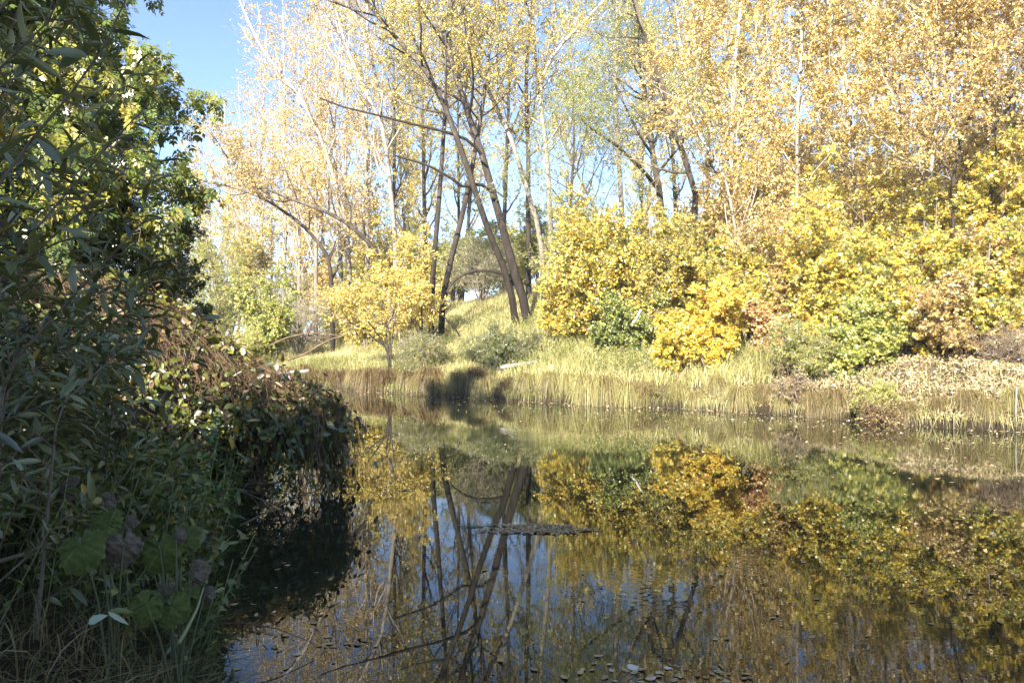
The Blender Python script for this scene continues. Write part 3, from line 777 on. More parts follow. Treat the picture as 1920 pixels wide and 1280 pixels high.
for (px, py, d, hw, hp, mt, tb, lb) in (
        (640, 540, 46, 80, 250, OL, .6, 'far olive scrub closing the gap behind the long low limb'), (720, 520, 48, 80, 240, Y, .5, 'far yellow scrub left of the straight trunk'), (820, 500, 46, 70, 190, OL, .7, 'far olive-yellow scrub between the straight and slanting trunks'),
        (905, 500, 38, 55, 130, OL, .45, 'dull olive scrub seen through the arched limb on the knoll'), (945, 500, 41, 60, 140, OL, .7, 'olive scrub between the arched limb and the dark distant bush'),
        (335, 640, 36, 90, 330, OL, .7, 'olive-yellow scrub at the far left end of the wood, behind the tall willow'), (470, 560, 40, 80, 240, Y, .4, 'yellow scrub at the foot of the pale row, behind the yellow-green bush'),
        (560, 560, 42, 80, 240, Y, .55, 'yellow scrub at the foot of the pale row, behind the dying shrub'), (620, 560, 38, 60, 200, AP, .4, 'apricot scrub at the foot of the bare-limbed poplar'),
        (690, 540, 36, 60, 220, Y, .5, 'yellow scrub between the low limb and the straight trunk'), (790, 500, 36, 60, 170, OL, .8, 'olive scrub behind the foot of the straight trunk'),
        (850, 490, 40, 60, 150, OL, .55, 'olive scrub behind the slanting trunk on the knoll'), (1010, 520, 34, 60, 150, OL, .85, 'light olive scrub behind the twin trunks on the knoll'),
        (1100, 520, 33, 80, 170, OL, .95, 'yellowish scrub behind the broad poplar bush'), (1190, 500, 36, 60, 130, Y, .4, 'yellow scrub behind the willow trunk'),
        (1290, 520, 32, 70, 130, OL, .9, 'olive-yellow scrub behind the ivy clump'), (1390, 560, 24, 80, 240, TN, .5, 'tan scrub left of the dry-leaved shrub'),
        (1550, 560, 21, 100, 260, TN, .45, 'tan scrub behind the largest lemon bush'), (1650, 560, 22, 100, 260, TN, .6, 'tan scrub behind the loose yellow bush'), (1760, 560, 20, 90, 270, TN, .5, 'tan scrub behind the silver tree'),
        (1850, 560, 19, 90, 300, Y, .5, 'yellow scrub behind the tall bush at the right edge'), (1940, 580, 17, 90, 330, BY, .5, 'yellow bush cut off by the right border'),
        (1330, 560, 21, 70, 190, TN, .6, 'tan scrub between the ivy clump and the dry-leaved shrub'), (1420, 520, 26, 80, 260, TN, .7, 'pale tan scrub filling the gap behind the rusty shrub'),
        (1500, 520, 24, 80, 300, TN, .5, 'tall tan scrub below the pale thin stem'), (1600, 520, 24, 90, 330, TN, .65, 'tall tan scrub behind the young saffron tree'), (1700, 520, 23, 90, 330, Y, .6, 'tall yellow scrub left of the silver tree'),
        (1800, 540, 21, 90, 330, TN, .4, 'tall brownish scrub right of the silver tree'), (1890, 540, 18, 80, 400, TN, .5, 'tall tan scrub under the leaning tree at the right edge')):
    shrub('thicket_bush', lb, px, py, d, hw, hp, mt, 9, 8, .10, T_ROUND, .8, (tb, .2, .15), twig='pale twigs' if mt == TN else 'twig bark')

# the spreading willow sapling by the water and two thin neighbours
sp = [stem_px(q, 20.6, wd, None, True, n=12) for q, wd in (
    ([(730, 655), (710, 640), (680, 618), (650, 600), (627, 590), (600, 572)], 5), ([(728, 654), (722, 620), (735, 590), (745, 565), (754, 545)], 6),
    ([(732, 655), (730, 615), (690, 585), (655, 560)], 4), ([(734, 652), (738, 610), (730, 570), (725, 540)], 4), ([(724, 650), (700, 615), (668, 575), (640, 545)], 4))]
grow('willow_sapling', 'spreading sapling of thin dark stems fanning from one base, orange leaves at its tips', 'sapling', sp, Y,
     LV(7, 1.0, 5, .5, 4, .3, s0=.55), 4, .065, T_ROUND, .8, (.85, .2, .15), k0=5, part='stem')
sp = [stem_px(q, 22.2, wd, None, True, n=12) for q, wd in (([(794, 625), (786, 610), (770, 597), (748, 588), (725, 575)], 6), ([(793, 623), (790, 590), (791, 560), (785, 530)], 5), ([(785, 628), (775, 600), (768, 575)], 3))]
grow('willow_sapling', 'small dark sapling with a crooked left arm, right of the spreading one', 'sapling', sp, Y,
     LV(6, 1.0, 5, .5, 4, .3, s0=.5), 7, .065, T_ROUND, .8, (.85, .2, .15), k0=5, part='stem')
gg, _, _ = limb([(863, 630), (850, 612), (832, 593), (815, 578), (800, 570)], 21.5, 4)
obj('bare_stem', gg, 'poplar bark', smooth=True, label='single bare dark stem slanting left out of the meadow grass', category='stem')
gg, _, _ = limb([(540, 675), (575, 662), (600, 646), (625, 634), (650, 628)], 22.6, 5)
obj('dead_branch', gg, 'dead stems', smooth=True, label='lower of two thin dead branches arching over the pale meadow grass', category='branch')
gg, _, _ = limb([(505, 648), (540, 632), (575, 624), (605, 624), (640, 630)], 23.2, 4)
obj('dead_branch', gg, 'dead stems', smooth=True, label='upper of two thin dead branches arching over the pale meadow grass', category='branch')


def log(pts, d, w, mat, label, name='fallen_log'):
    gg = Geo()
    P = resample([at(x, y, d) for x, y in pts], 12)
    R = (w / 2 / F * d) * (1 - .35 * np.linspace(0, 1, 12)) * (1 + .1 * rnd(12))
    tubes(gg, P[None], R[None], 8, np.linspace(0, 1, 12)[None], cap=True)
    st = spawn(P[None], R[None], 2, .3, .9, 60, .25, .1, pts=3)
    tubes(gg, st[0], st[1], 4)
    return obj(name, gg, mat, origin=tuple(P[0]), smooth=True, label=label, category='log')


log([(938, 690), (960, 685), (985, 682), (1008, 678)], 17.9, 9, 'grey dead wood', 'grey weathered log lying on the bank above the sedge')
log([(505, 700), (525, 701), (545, 699), (580, 695)], 22.6, 8, 'white dead wood', 'bleached whitish log at the water edge beside the tip of the vine mound')
log([(1183, 611), (1190, 601), (1196, 592), (1202, 580)], 17.2, 6, 'white dead wood', 'short white broken stub sticking up in the broad yellow bush', 'broken_branch')
log([(1190, 612), (1215, 614), (1235, 618), (1250, 622)], 17.4, 10, 'grey dead wood', 'dark fallen branch under the broad yellow bush, behind the white stub', 'fallen_branch')

for q, (x0, y0, x1, y1) in enumerate([(1904, 800, 1906, 725), (1464, 772, 1467, 735)]):
    gg, _, _ = limb([(x0, y0), ((x0 + x1) / 2, (y0 + y1) / 2 + 2), (x1, y1)], (10.75, 13.5)[q], 5)
    obj('dead_stake', gg, 'pale bark', smooth=True, label=('upright grey stick standing at the water edge by the right border', 'short pale upright stick at the waterline in front of the twiggy tuft')[q], category='stick')
# bare twiggy tufts at the right bank
for (px, d, hw, hp, lb) in ((1490, 13.4, 35, 62, 'brownish twiggy dead tuft on the bank below the yellow-green willow bush'), (1655, 11.8, 45, 45, 'dark bare twigs splayed over the waterline at the right bank'),
                            (1885, 12.6, 70, 60, 'heap of dry brown brushwood on the bank at the right edge')):
    shrub('brushwood', lb, px, 0, d, hw, hp, TN, 12, .6, .05, T_DIAMOND, .6, (.5, .2, .2), cat='brushwood', twig='twig bark' if px != 1655 else 'dead stems', bark='dead stems', k1=7, k2=4, k3=3)
# small scraps on the bank
g = Geo(); P = at(1042, 685, 17.2)
leaves(g, P + rnd(3, 3) * .05, rnd(3, 3), rnd(3, 3), .12, .1, T_BROAD, .5)
obj('paper_scrap', g, 'white scrap', label='small white scrap lying on the bank right of the grey log', category='scrap')
g = Geo(); P = at(1278, 703, 15.6)
leaves(g, P + rnd(4, 3) * .04, rnd(4, 3), rnd(4, 3), .12, .1, T_BROAD, .5)
obj('cloth_scrap', g, 'red cloth', label='small red scrap in the grass of the bank under the golden bush', category='scrap')


# ------------------------------------------------------------------ grass, sedge, litter on the far bank
def shore_pt(X, s):
    """a point s metres inland of the far waterline near column X"""
    Yl = np.interp(X, FAR[:, 0], FAR[:, 1])
    e = .05
    sl_ = (np.interp(X + e, FAR[:, 0], FAR[:, 1]) - np.interp(X - e, FAR[:, 0], FAR[:, 1])) / (2 * e)
    nrm = np.stack([-sl_, np.ones_like(sl_)], -1); nrm = nrm / np.linalg.norm(nrm, axis=-1, keepdims=True)
    return np.stack([X + nrm[..., 0] * s, Yl + nrm[..., 1] * s], -1)


def scatter_far(n, x0, x1, s0, s1, pw=1.0):
    X = rng.uniform(x0, x1, n); s = s0 + (s1 - s0) * rng.random(n) ** pw
    XY = shore_pt(X, s)
    return np.concatenate([XY, height(XY[:, 0], XY[:, 1])[:, None]], 1), s


g = Geo()
B, s = scatter_far(95000, -11.5, 4.5, .35, 13, 1.25)
pn = np.sin(B[:, 0] * 1.1 + 2) * np.sin(B[:, 1] * .9) + .5 * np.sin(B[:, 0] * 2.7) * np.sin(B[:, 1] * 2.1 + 1)
ln = rng.uniform(.2, .5, len(B)) * (1 + .35 * pn) * np.where(s < 2, 1.25, 1)
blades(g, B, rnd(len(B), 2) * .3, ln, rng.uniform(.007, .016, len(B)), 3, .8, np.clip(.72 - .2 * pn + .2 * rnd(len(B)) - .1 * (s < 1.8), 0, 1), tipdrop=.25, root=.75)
B, s = scatter_far(15000, 3.5, 10, .12, 5, 1.5)
blades(g, B, rnd(len(B), 2) * .4, rng.uniform(.12, .38, len(B)), rng.uniform(.006, .012, len(B)), 3, .8, np.clip(.85 + .2 * rnd(len(B)), 0, 1), tipdrop=.6, root=.85)
B, s = scatter_far(9000, -11, 11.5, -.03, .34)
B = B[(np.sin(B[:, 0] * 5.3) + np.sin(B[:, 0] * 2.1 + 1) + .8 * rnd(len(B))) > -.1]
B[:, 2] = np.maximum(B[:, 2], .1) + .1 * rng.random(len(B))
n = len(B)
blades(g, B, np.stack([.25 * rnd(n), -rng.uniform(.1, .6, n)], -1), rng.uniform(.15, .45, n), rng.uniform(.005, .011, n), 4, .4, np.clip(np.where(B[:, 0] > 3.5, .72, .34) + .22 * rnd(n), 0, 1), tipdrop=1.7, root=.8)
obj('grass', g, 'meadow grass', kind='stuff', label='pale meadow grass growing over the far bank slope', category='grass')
g = Geo()
B, s = scatter_far(9000, -8, 3.4, .6, 7, 1.2)
keep = (np.sin(B[:, 0] * 1.9) * np.sin(B[:, 1] * 1.4 + .7) + .25 * rnd(len(B))) > .15
B = B[keep]
k_ = 7
bb = np.repeat(B, k_, 0); hh = rng.uniform(.05, .42, len(bb))
leaves(g, bb + np.stack([rnd(len(bb)) * .05, rnd(len(bb)) * .05, hh], -1), rnd(len(bb), 3) * [1, 1, .5], rnd(len(bb), 3) * .5 + UP, rng.uniform(.04, .09, len(bb)), rng.uniform(.012, .03, len(bb)), T_DIAMOND, np.clip(.62 + .25 * rnd(len(bb)), 0, 1))
obj('undergrowth', g, 'green leaves', kind='stuff', label='leafy green weeds scattered through the meadow grass', category='weeds')
g = Geo()
B, s = scatter_far(30000, 4.0, 11, .12, 6.5, 1.4)
B2, s2 = scatter_far(2500, 1.2, 5, 1.0, 5)
B = np.concatenate([B, B2]); B[:, 2] += rng.uniform(.01, .09, len(B))
leaves(g, B, rnd(len(B), 3) * [1, 1, .4], rnd(len(B), 3) * .6 + UP, rng.uniform(.03, .075, len(B)), rng.uniform(.02, .045, len(B)), T_ROUND, np.clip(.5 + .25 * rnd(len(B)), 0, 1))
obj('leaf_litter', g, 'litter', kind='stuff', label='dry fallen leaves covering the right-hand bank slope', category='leaf litter')


def tussock_mesh(q, n=520):
    gg = Geo()
    tb = (.34, .50, .70, .86, .60)[q]
    def ring(n, r0, z0, z1, reach, L0, L1, drop, arch, tint, front=.12, wd=(.005, .011), root=.5):
        th = rng.uniform(0, 6.28, n); rr = np.sqrt(rng.random(n)) * r0
        base = np.stack([rr * np.cos(th), rr * np.sin(th), rng.uniform(z0, z1, n)], -1)
        lean = np.stack([np.cos(th + .4 * rnd(n)), np.sin(th + .4 * rnd(n))], -1) * (rng.uniform(reach[0], reach[1], n))[:, None]
        lean[:, 1] -= front
        nr = np.linalg.norm(lean, axis=1, keepdims=True); lean = lean / np.maximum(nr, 1e-6) * np.minimum(nr, .9)
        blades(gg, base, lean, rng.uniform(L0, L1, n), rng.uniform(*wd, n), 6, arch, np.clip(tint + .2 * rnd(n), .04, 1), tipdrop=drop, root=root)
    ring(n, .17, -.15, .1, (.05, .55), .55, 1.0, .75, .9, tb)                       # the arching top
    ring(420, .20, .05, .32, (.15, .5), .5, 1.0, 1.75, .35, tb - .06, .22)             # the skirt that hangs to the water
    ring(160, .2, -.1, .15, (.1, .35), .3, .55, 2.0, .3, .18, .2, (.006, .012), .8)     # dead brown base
    return gg.mesh('sedge_tussock', ['sedge blades'])


TM = [tussock_mesh(q) for q in range(5)]
LOOK = ['brown', 'brownish straw', 'straw-green', 'bright green', 'straw coloured']
xs = []
x = -8.4
while x < 8.6:
    if rng.random() > .06: xs.append(x)
    x += rng.uniform(.24, .52) * (1.0 if x < 4.2 else .85)
kinds = []
for x in xs:
    pr = [.45, .25, .1, .12, .08] if x < -.4 else ([.08, .17, .35, .3, .1] if x < 3.5 else [.06, .34, .17, .03, .40])
    kinds.append(int(rng.choice(5, p=pr)))
cnt = {}
for x, kd in zip(xs, kinds):
    xy = shore_pt(np.array([x]), np.array([rng.uniform(.12, .36)]))[0]
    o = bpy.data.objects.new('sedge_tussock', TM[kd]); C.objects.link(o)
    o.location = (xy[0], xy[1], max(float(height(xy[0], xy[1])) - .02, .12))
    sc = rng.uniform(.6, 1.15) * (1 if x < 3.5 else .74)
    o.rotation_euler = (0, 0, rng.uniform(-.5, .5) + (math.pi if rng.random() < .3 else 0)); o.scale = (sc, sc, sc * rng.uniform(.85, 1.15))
    cnt[kd] = cnt.get(kd, 0) + 1
    o['label'] = f'{ORD[cnt[kd] - 1]} {LOOK[kd]} sedge tussock from the left along the far waterline'
    o['category'] = 'sedge tussock'; o['group'] = 'sedge tussocks hanging over the far waterline'

# ------------------------------------------------------------------ near left bank: box elder, willows, vine mound
def stems3(rows, n=14):
    out = []
    for pts, r0, r1 in rows:
        out.append((resample(pts, n), np.linspace(r0, r1, n)))
    return out


def gz(X, Y_):
    return float(height(X, Y_))


st = []
for (bx, by, ex, ey, ez, r) in ((-4.9, 7.2, -5.4, 7.5, 7.8, .09), (-4.8, 7.1, -4.9, 6.8, 6.4, .07), (-4.9, 7.0, -4.0, 7.0, 4.6, .06), (-4.9, 7.0, -3.4, 6.9, 3.5, .05), (-4.9, 7.0, -2.95, 6.9, 3.25, .04), (-4.9, 7.0, -4.4, 6.9, 5.6, .06), (-5.0, 7.0, -4.9, 6.6, 6.0, .06), (-5.0, 7.1, -6.2, 7.2, 6.6, .07), (-4.7, 7.0, -3.6, 6.6, 3.2, .05), (-4.9, 6.9, -4.6, 6.0, 5.2, .06), (-4.8, 7, -3.9, 6.3, 2.6, .05)):
    bx -= .5; ex -= .55
    a = np.array([bx, by, gz(bx, by) - .15]); e = np.array([ex, ey, ez])
    st.append((resample([a, a + (e - a) * .5 + np.array([(.25 if ex < bx else -.2), 0, .35]), e], 14), np.linspace(r, .012, 14)))
grow('box_elder_tree', 'box elder with drooping compound leaves, its sunlit crown behind the near willows', 'tree', st, 'elder leaves',
     LV(13, 1.1, 6, .6, 4, .33, s0=.25, a1=58, up1=.0, up2=-.08, up3=-.2, sh=.3), 5, .12, T_FIVE, .9, (.5, .24, .17), droop=1.0, k0=6, dens=2.3)
# lower sapling sprays of the same wood, reaching right beneath the crown
st = []
for (px, py, d, bx, by, r) in ((335, 480, 7.6, -4.4, 7.6, .03), (365, 545, 7.8, -4.3, 7.8, .025), (290, 400, 7.4, -4.4, 7.4, .03), (260, 480, 7.2, -4.3, 7.0, .03), (200, 420, 7, -4.5, 6.8, .03)):
    a = np.array([bx, by, gz(bx, by) - .1]); e = at(px, py, d)
    st.append((resample([a, np.array([bx + .1, by, e[2] * .75]), e], 14), np.linspace(r, .006, 14)))
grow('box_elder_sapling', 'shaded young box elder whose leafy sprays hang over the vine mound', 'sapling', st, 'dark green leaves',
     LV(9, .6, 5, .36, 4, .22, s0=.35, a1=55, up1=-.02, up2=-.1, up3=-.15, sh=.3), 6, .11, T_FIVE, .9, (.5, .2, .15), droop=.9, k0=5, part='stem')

# willow shrubs close to the viewer
def willow(label, stems, leaf_L, per, tw=12, twl=.35, sub=True, tint=(.5, .18, .15)):
    root = thing('willow_shrub', label, 'shrub', stems[0][0][0])
    base = stems[0][0][0]
    gs, gl = Geo(), Geo()
    P0 = np.stack([q[0] for q in stems]); R0 = np.stack([q[1] for q in stems])
    tubes(gs, P0, R0, 6)
    P1, R1, s1, i1 = spawn(P0, R0, tw, .12, .98, 48, twl, .04, pts=5, wig=.08, rf=.5, shrink=.4)
    tubes(gs, P1, np.maximum(R1, .0013), 4)
    for P, c, lo in ((P1, per, .08), (P0, per * 2.0, .3)):
        n = len(P)
        idx = np.repeat(np.arange(n), int(c))
        kk = np.tile(np.arange(int(c)), n)
        s = lo + (1 - lo) * (kk + .5 * rng.random(len(idx))) / int(c)
        pos, t = interp_rows(P[idx], s)
        az = kk * 2.4 + rng.random(len(idx)) * .8
        ref = unit(np.cross(t, UP + .01)); r2 = np.cross(t, ref)
        out = ref * np.cos(az)[:, None] + r2 * np.sin(az)[:, None]
        ax = unit(t * .75 + out * .9 - UP * .18 + .15 * rnd(len(idx), 3))
        nr = unit(np.cross(ax, np.cross(UP + .5 * rnd(len(idx), 3), ax)))
        L_ = leaf_L * rng.uniform(.6, 1.25, len(idx))
        leaves(gl, pos, ax, nr, L_, L_ * rng.uniform(.19, .29, len(idx)), T_LANCE, tint[0] + tint[1] * rnd(n)[idx] + tint[2] * rnd(len(idx)))
    obj('stem', gs, 'willow stems', root, base, smooth=True)
    obj('foliage', gl, 'willow leaves', root, base, smooth=True)
    return root


def wst(pts, d0, d1, r=.007, n=14):
    m_ = len(pts)
    P = [at(x, y, d0 + (d1 - d0) * i / (m_ - 1)) for i, (x, y) in enumerate(pts)]
    z = gz(P[0][0], P[0][1])
    if P[0][2] > z:
        P.insert(0, np.array([P[0][0] - .12, P[0][1], z - .05]))
    return resample(P, n), np.linspace(r, .0018, n)


willow('tall willow shrub with long stems rising diagonally into the sky, upper left', [
    wst([(-120, 620), (-40, 440), (10, 310), (100, 222), (150, 150), (205, 80), (240, -10)], 1.9, 2.0, .009),
    wst([(-180, 420), (-100, 250), (-20, 140), (60, 80), (110, 20), (140, -60)], 1.9, 1.9, .007),
    wst([(-60, 640), (30, 470), (110, 380), (180, 300), (250, 220), (280, 195)], 2.2, 2.3, .006)], .112, 6, 7, .26, tint=(.62, .15, .15))
rows = []
for q in range(29):
    px, py = rng.uniform(-260, 320), rng.uniform(-60, 520)
    if px > 290 - abs(py - 400) * .3: px -= 150
    d = rng.uniform(2.3, 3.6)
    e = at(px, py, d)
    bx = e[0] - rng.uniform(.3, .9); by = d + rng.uniform(-.3, .4)
    a = np.array([bx, by, gz(bx, by) - .05])
    rows.append((resample([a, np.array([bx + .1 * (e[0] - bx), by, a[2] + .65 * (e[2] - a[2])]), e], 14), np.linspace(.009, .002, 14)))
willow('bushy grey-green willow shrub filling the upper left border behind the two long diagonal stems', rows, .088, 11, 14, .40)
rows = []
for q in range(46):
    px, py = rng.uniform(-200, 330), rng.uniform(470, 900)
    if px > 300 - (py - 480) * .1: px -= 100
    d = rng.uniform(2.6, 4.6)
    e = at(px, py, d)
    bx = e[0] - rng.uniform(.2, .7); by = d + rng.uniform(-.3, .4)
    bx = min(bx, np.interp(by, [1.5, 2.65, 4.8, 7.5], [-1.0, -1.25, -2.0, -2.6]))
    a = np.array([bx, by, gz(bx, by) - .05])
    rows.append((resample([a, np.array([bx + .3 * (e[0] - bx), by, a[2] + .75 * (e[2] - a[2])]), e], 14), np.linspace(.007, .0018, 14)))
willow('lower dark willow shrub with leafy shoots leaning right in front of the vine mound', rows, .085, 11, 12, .32, tint=(.42, .18, .15))
willow('single slender willow shoot slanting up to the right across the vine mound', [wst([(180, 960), (250, 870), (310, 790), (345, 690), (372, 600), (384, 560)], 3.2, 3.4, .004)], .09, 3, 6, .15)
gg = Geo()
P, R = wst([(330, 860), (400, 810), (440, 775), (470, 752), (500, 748), (520, 752)], 4.2, 4.4, .007)
tubes(gg, P[None], R[None], 6)
rt = thing('willow_twig', 'arching bare twig with few orange leaves in front of the vine mound', 'twig', P[0])
obj('stem', gg, 'willow stems', rt, P[0], smooth=True)
gg = Geo()
pp = np.array([at(470, 750, 4.3), at(432, 815, 4.25), at(444, 795, 4.28), at(515, 755, 4.4), at(505, 770, 4.4), at(462, 790, 4.3)])
leaves(gg, pp, np.array([[-.2, 0, -1], [.2, 0, -1], [0, 0, -1], [.8, 0, -.5], [.5, 0, -.8], [.5, .2, .1]]), np.array([[0, -1, .2]] * 6) + .3 * rnd(6, 3), [.07, .09, .06, .08, .07, .08], [.028, .026, .02, .018, .02, .018], T_LANCE, [.98, 1, .97, .9, .85, .96])
obj('foliage', gg, 'willow leaves', rt, P[0])

# the vine mound
RX = np.array([-5.2, -4.2, -3.3, -2.9, -2.55, -2.2, -1.85, -1.60, -1.45, -1.34, -1.26])
RZ = np.array([2.2, 1.95, 1.68, 1.46, 1.22, 1.00, .88, .74, .60, .44, .2])
def ridge(X): return np.interp(X, RX, RZ)
MY = 6.3
root = thing('vine_mound', 'mound of tangled brown dead vines draped over the near bank and water', 'vines', (-3, MY, .3))
org = np.array([-3, MY, .3])
g = Geo()
nu, nv = 60, 16
U = np.linspace(-5.0, -2.15, nu); Vv = np.linspace(-.55, 1.0, nv) * math.pi / 2 * 1.0
UU, VV = np.meshgrid(U, Vv, indexing='ij')
zz = ridge(UU)
wd = np.interp(UU, [-5, -3, -1.75], [2.0, 1.5, .8])
bx_ = UU + .05 * np.sin(VV * 7 + UU * 9)
byy = MY - wd * np.sin(VV) * (1 + .08 * np.sin(UU * 11)) 
bzz = (zz - .16) * np.cos(VV * .93) ** .7 + .09 * np.sin(UU * 9 + VV * 5) + .06 * np.sin(UU * 23) * np.sin(VV * 13)
bzz = np.maximum(bzz, .05)
ii = np.arange(nu - 1)[:, None] * nv + np.arange(nv - 1)[None]
g.add(np.stack([bx_, byy, bzz], -1), 0, np.stack([ii, ii + 1, ii + nv + 1, ii + nv], -1))
obj('thatch', g, 'thatch', root, org, smooth=True)
g = Geo()
n = 6500
X0 = -4.6 + 3.22 * rng.random(n) ** .7
z0 = ridge(X0) + rng.uniform(-.05, .06, n)
y0 = MY + rng.uniform(-.9, .5, n) * np.interp(X0, [-4.6, -1.3], [1, .35])
z0 = z0 - .35 * ((y0 - MY) / .9) ** 2 * np.interp(X0, [-4.6, -1.3], [1, .4])
dirx = rng.uniform(-.25, 1.1, n); diry = rng.uniform(-.9, .35, n)
L_ = rng.uniform(.3, 1.2, n)
t = np.linspace(0, 1, 7)[None]
px_ = X0[:, None] + dirx[:, None] * L_[:, None] * t * .7
ov = np.maximum(px_ + 1.7, 0); lim_ = rng.uniform(.18, .42, (n, 1))
px_ = np.where(ov > 0, -1.7 + lim_ * (1 - np.exp(-ov / lim_)), px_)
py_ = y0[:, None] + diry[:, None] * L_[:, None] * t * .6
top = np.minimum(z0[:, None], ridge(px_) + .03)
pz_ = top - L_[:, None] * (.12 * t + .8 * t ** 2.2) * rng.uniform(.2, 1.0, (n, 1))
P = np.stack([px_, py_, pz_], -1) + np.cumsum(rnd(n, 7, 3), 1) * .034
P[..., 2] = np.maximum(P[..., 2], .03)
low = (P[:, -1, 0] > -2.4) & (P[:, -1, 2] < .3)
P = P[~low | (rng.random(n) < .3)]; n = len(P)
tubes(g, P, np.broadcast_to((rng.uniform(.0009, .0024, n))[:, None], (n, 7)), 3)
obj('vines', g, 'dead stems', root, org)
STR = P
g = Geo()
n = 3000
k = rng.integers(0, len(STR), n); pos, t = interp_rows(STR[k], rng.random(n))
leaves(g, pos + rnd(n, 3) * .045, rnd(n, 3) * .9 - UP * .5, rnd(n, 3) + np.array([0, -.6, .3]), rng.uniform(.03, .085, n), rng.uniform(.018, .045, n), T_BROAD, np.clip(.42 + .25 * rnd(n), 0, 1))
obj('withered_foliage', g, 'dead leaves', root, org, smooth=True)
g = Geo()
n = 4200
k = rng.integers(0, len(STR), n); kk = np.where(STR[:, -1, 0] > -2.0)[0]; k[:1500] = rng.choice(kk, 1500); pos, t = interp_rows(STR[k], rng.random(n) ** .6)
sel = ((rng.random(n) < .35) | (pos[:, 0] > -1.75) | (pos[:, 2] < .75)) & ((pos[:, 2] > .4) | (rng.random(n) < .3))
pos = pos[sel]; n = len(pos)
leaves(g, pos + rnd(n, 3) * .04, rnd(n, 3) * .6 - UP * .8, rnd(n, 3) + np.array([0, -.8, .6]), rng.uniform(.05, .11, n), rng.uniform(.02, .045, n), T_LANCE, np.clip(.45 + .22 * rnd(n), 0, .9))
n = 420
X0 = rng.uniform(-3.4, -2.15, n)
pos = np.stack([X0, MY + rng.uniform(-.3, .3, n), ridge(X0) + rng.uniform(-.05, .14, n)], -1)
leaves(g, pos, rnd(n, 3) * [1, 1, .5] - UP * .4, rnd(n, 3) + UP, rng.uniform(.06, .11, n), rng.uniform(.05, .09, n), T_ROUND, np.clip(.75 + .1 * rnd(n), 0, .92))
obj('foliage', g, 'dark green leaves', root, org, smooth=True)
# leaves over the mound's own face: dark green below, browner towards the crest
def face_pts(n):
    u = rng.uniform(-5.0, -1.5, n); v = rng.uniform(-.2, 1.0, n) * math.pi / 2
    wv = np.interp(u, [-5, -3, -1.75], [2.0, 1.5, .8])
    z = (ridge(u) - .06) * np.cos(v * .93) ** .7
    return np.stack([u + .05 * rnd(n), MY - wv * np.sin(v) - .06 * rng.random(n), np.maximum(z, .06) + .05 * rnd(n)], -1), v
for nm, n, mt, lw_, tpl_, lo in (('leaf_cover', 9000, 'herb leaves', .5, T_BROAD, .35), ('dead_leaf_cover', 6000, 'dead leaves', .5, T_BROAD, -.2)):
    g = Geo()
    pos, v = face_pts(n)
    keep = v / (math.pi / 2) + .22 * rnd(n) > lo
    if lo > 0: keep |= (pos[:, 0] < -3.0) & (rng.random(n) < .8)
    tipz = (pos[:, 0] > -2.45)
    keep &= ~(tipz & (pos[:, 2] < .55) & (rng.random(n) < .92))
    if lo < 0: keep &= ~((pos[:, 0] > -3.2) & (rng.random(n) < .75))
    pos = pos[keep]; n = len(pos)
    L_ = rng.uniform(.03, .085, n)
    leaves(g, pos, rnd(n, 3) * .8 - UP * .6, rnd(n, 3) * .8 + np.array([.1, -.8, .6]), L_, L_ * rng.uniform(.35, .7, n), tpl_, np.clip(.42 + .22 * rnd(n), 0, 1 if lo < 0 else .97))
    obj(nm, g, mt, root, org, smooth=True)
# loose shoots and dead stalks standing out of the crest
g = Geo()
n = 150
X0 = rng.uniform(-4.4, -1.5, n)
a = np.stack([X0, MY + rng.uniform(-.6, .3, n), ridge(X0) - .1], -1)
e = a + np.stack([rng.uniform(-.1, .35, n), rng.uniform(-.3, .1, n), rng.uniform(.05, .35, n)], -1)
t = np.linspace(0, 1, 5)[None, :, None]
P = a[:, None] * (1 - t) + e[:, None] * t + np.cumsum(rnd(n, 5, 3), 1) * .02
P[:, :, 2] -= .15 * t[..., 0] ** 2.5
tubes(g, P, np.full((n, 5), .0016), 3, mat=1)
idx = np.repeat(np.arange(n), 5)
pos, tt = interp_rows(P[idx], rng.uniform(.3, 1, len(idx)))
leaves(g, pos, tt * .5 + rnd(len(idx), 3) * .7 - UP * .3, rnd(len(idx), 3) + UP, rng.uniform(.04, .09, len(idx)), rng.uniform(.015, .03, len(idx)), T_LANCE, np.clip(.5 + .22 * rnd(len(idx)), 0, .97))
obj('crest_shoots', g, ['dark green leaves', 'dead stems'], root, org, smooth=True)
# hanging sprays below the tip
g = Geo()
n = 90
X0 = rng.uniform(-2.6, -1.38, n); a = np.stack([X0, MY + rng.uniform(-.5, .2, n), ridge(X0) - rng.uniform(0, .25, n)], -1)
ln = np.minimum(rng.uniform(.3, .8, n), a[:, 2] - .04)
t = np.linspace(0, 1, 6)
P = a[:, None] + np.stack([.12 * t[None] * rnd(n, 1), -.12 * t[None] * rng.random((n, 1)), -ln[:, None] * t[None]], -1)
tubes(g, P, np.full((n, 6), .002), 3, mat=1)
idx = np.repeat(np.arange(n), 14)
pos, t = interp_rows(P[idx], rng.random(len(idx)))
leaves(g, pos, rnd(len(idx), 3) * .7 - UP * .8, rnd(len(idx), 3) + np.array([0, -1, .4]), rng.uniform(.05, .10, len(idx)), rng.uniform(.018, .035, len(idx)), T_LANCE, np.clip(.5 + .2 * rnd(len(idx)), 0, .9))
obj('hanging_foliage', g, ['dark green leaves', 'dead stems'], root, org, smooth=True)

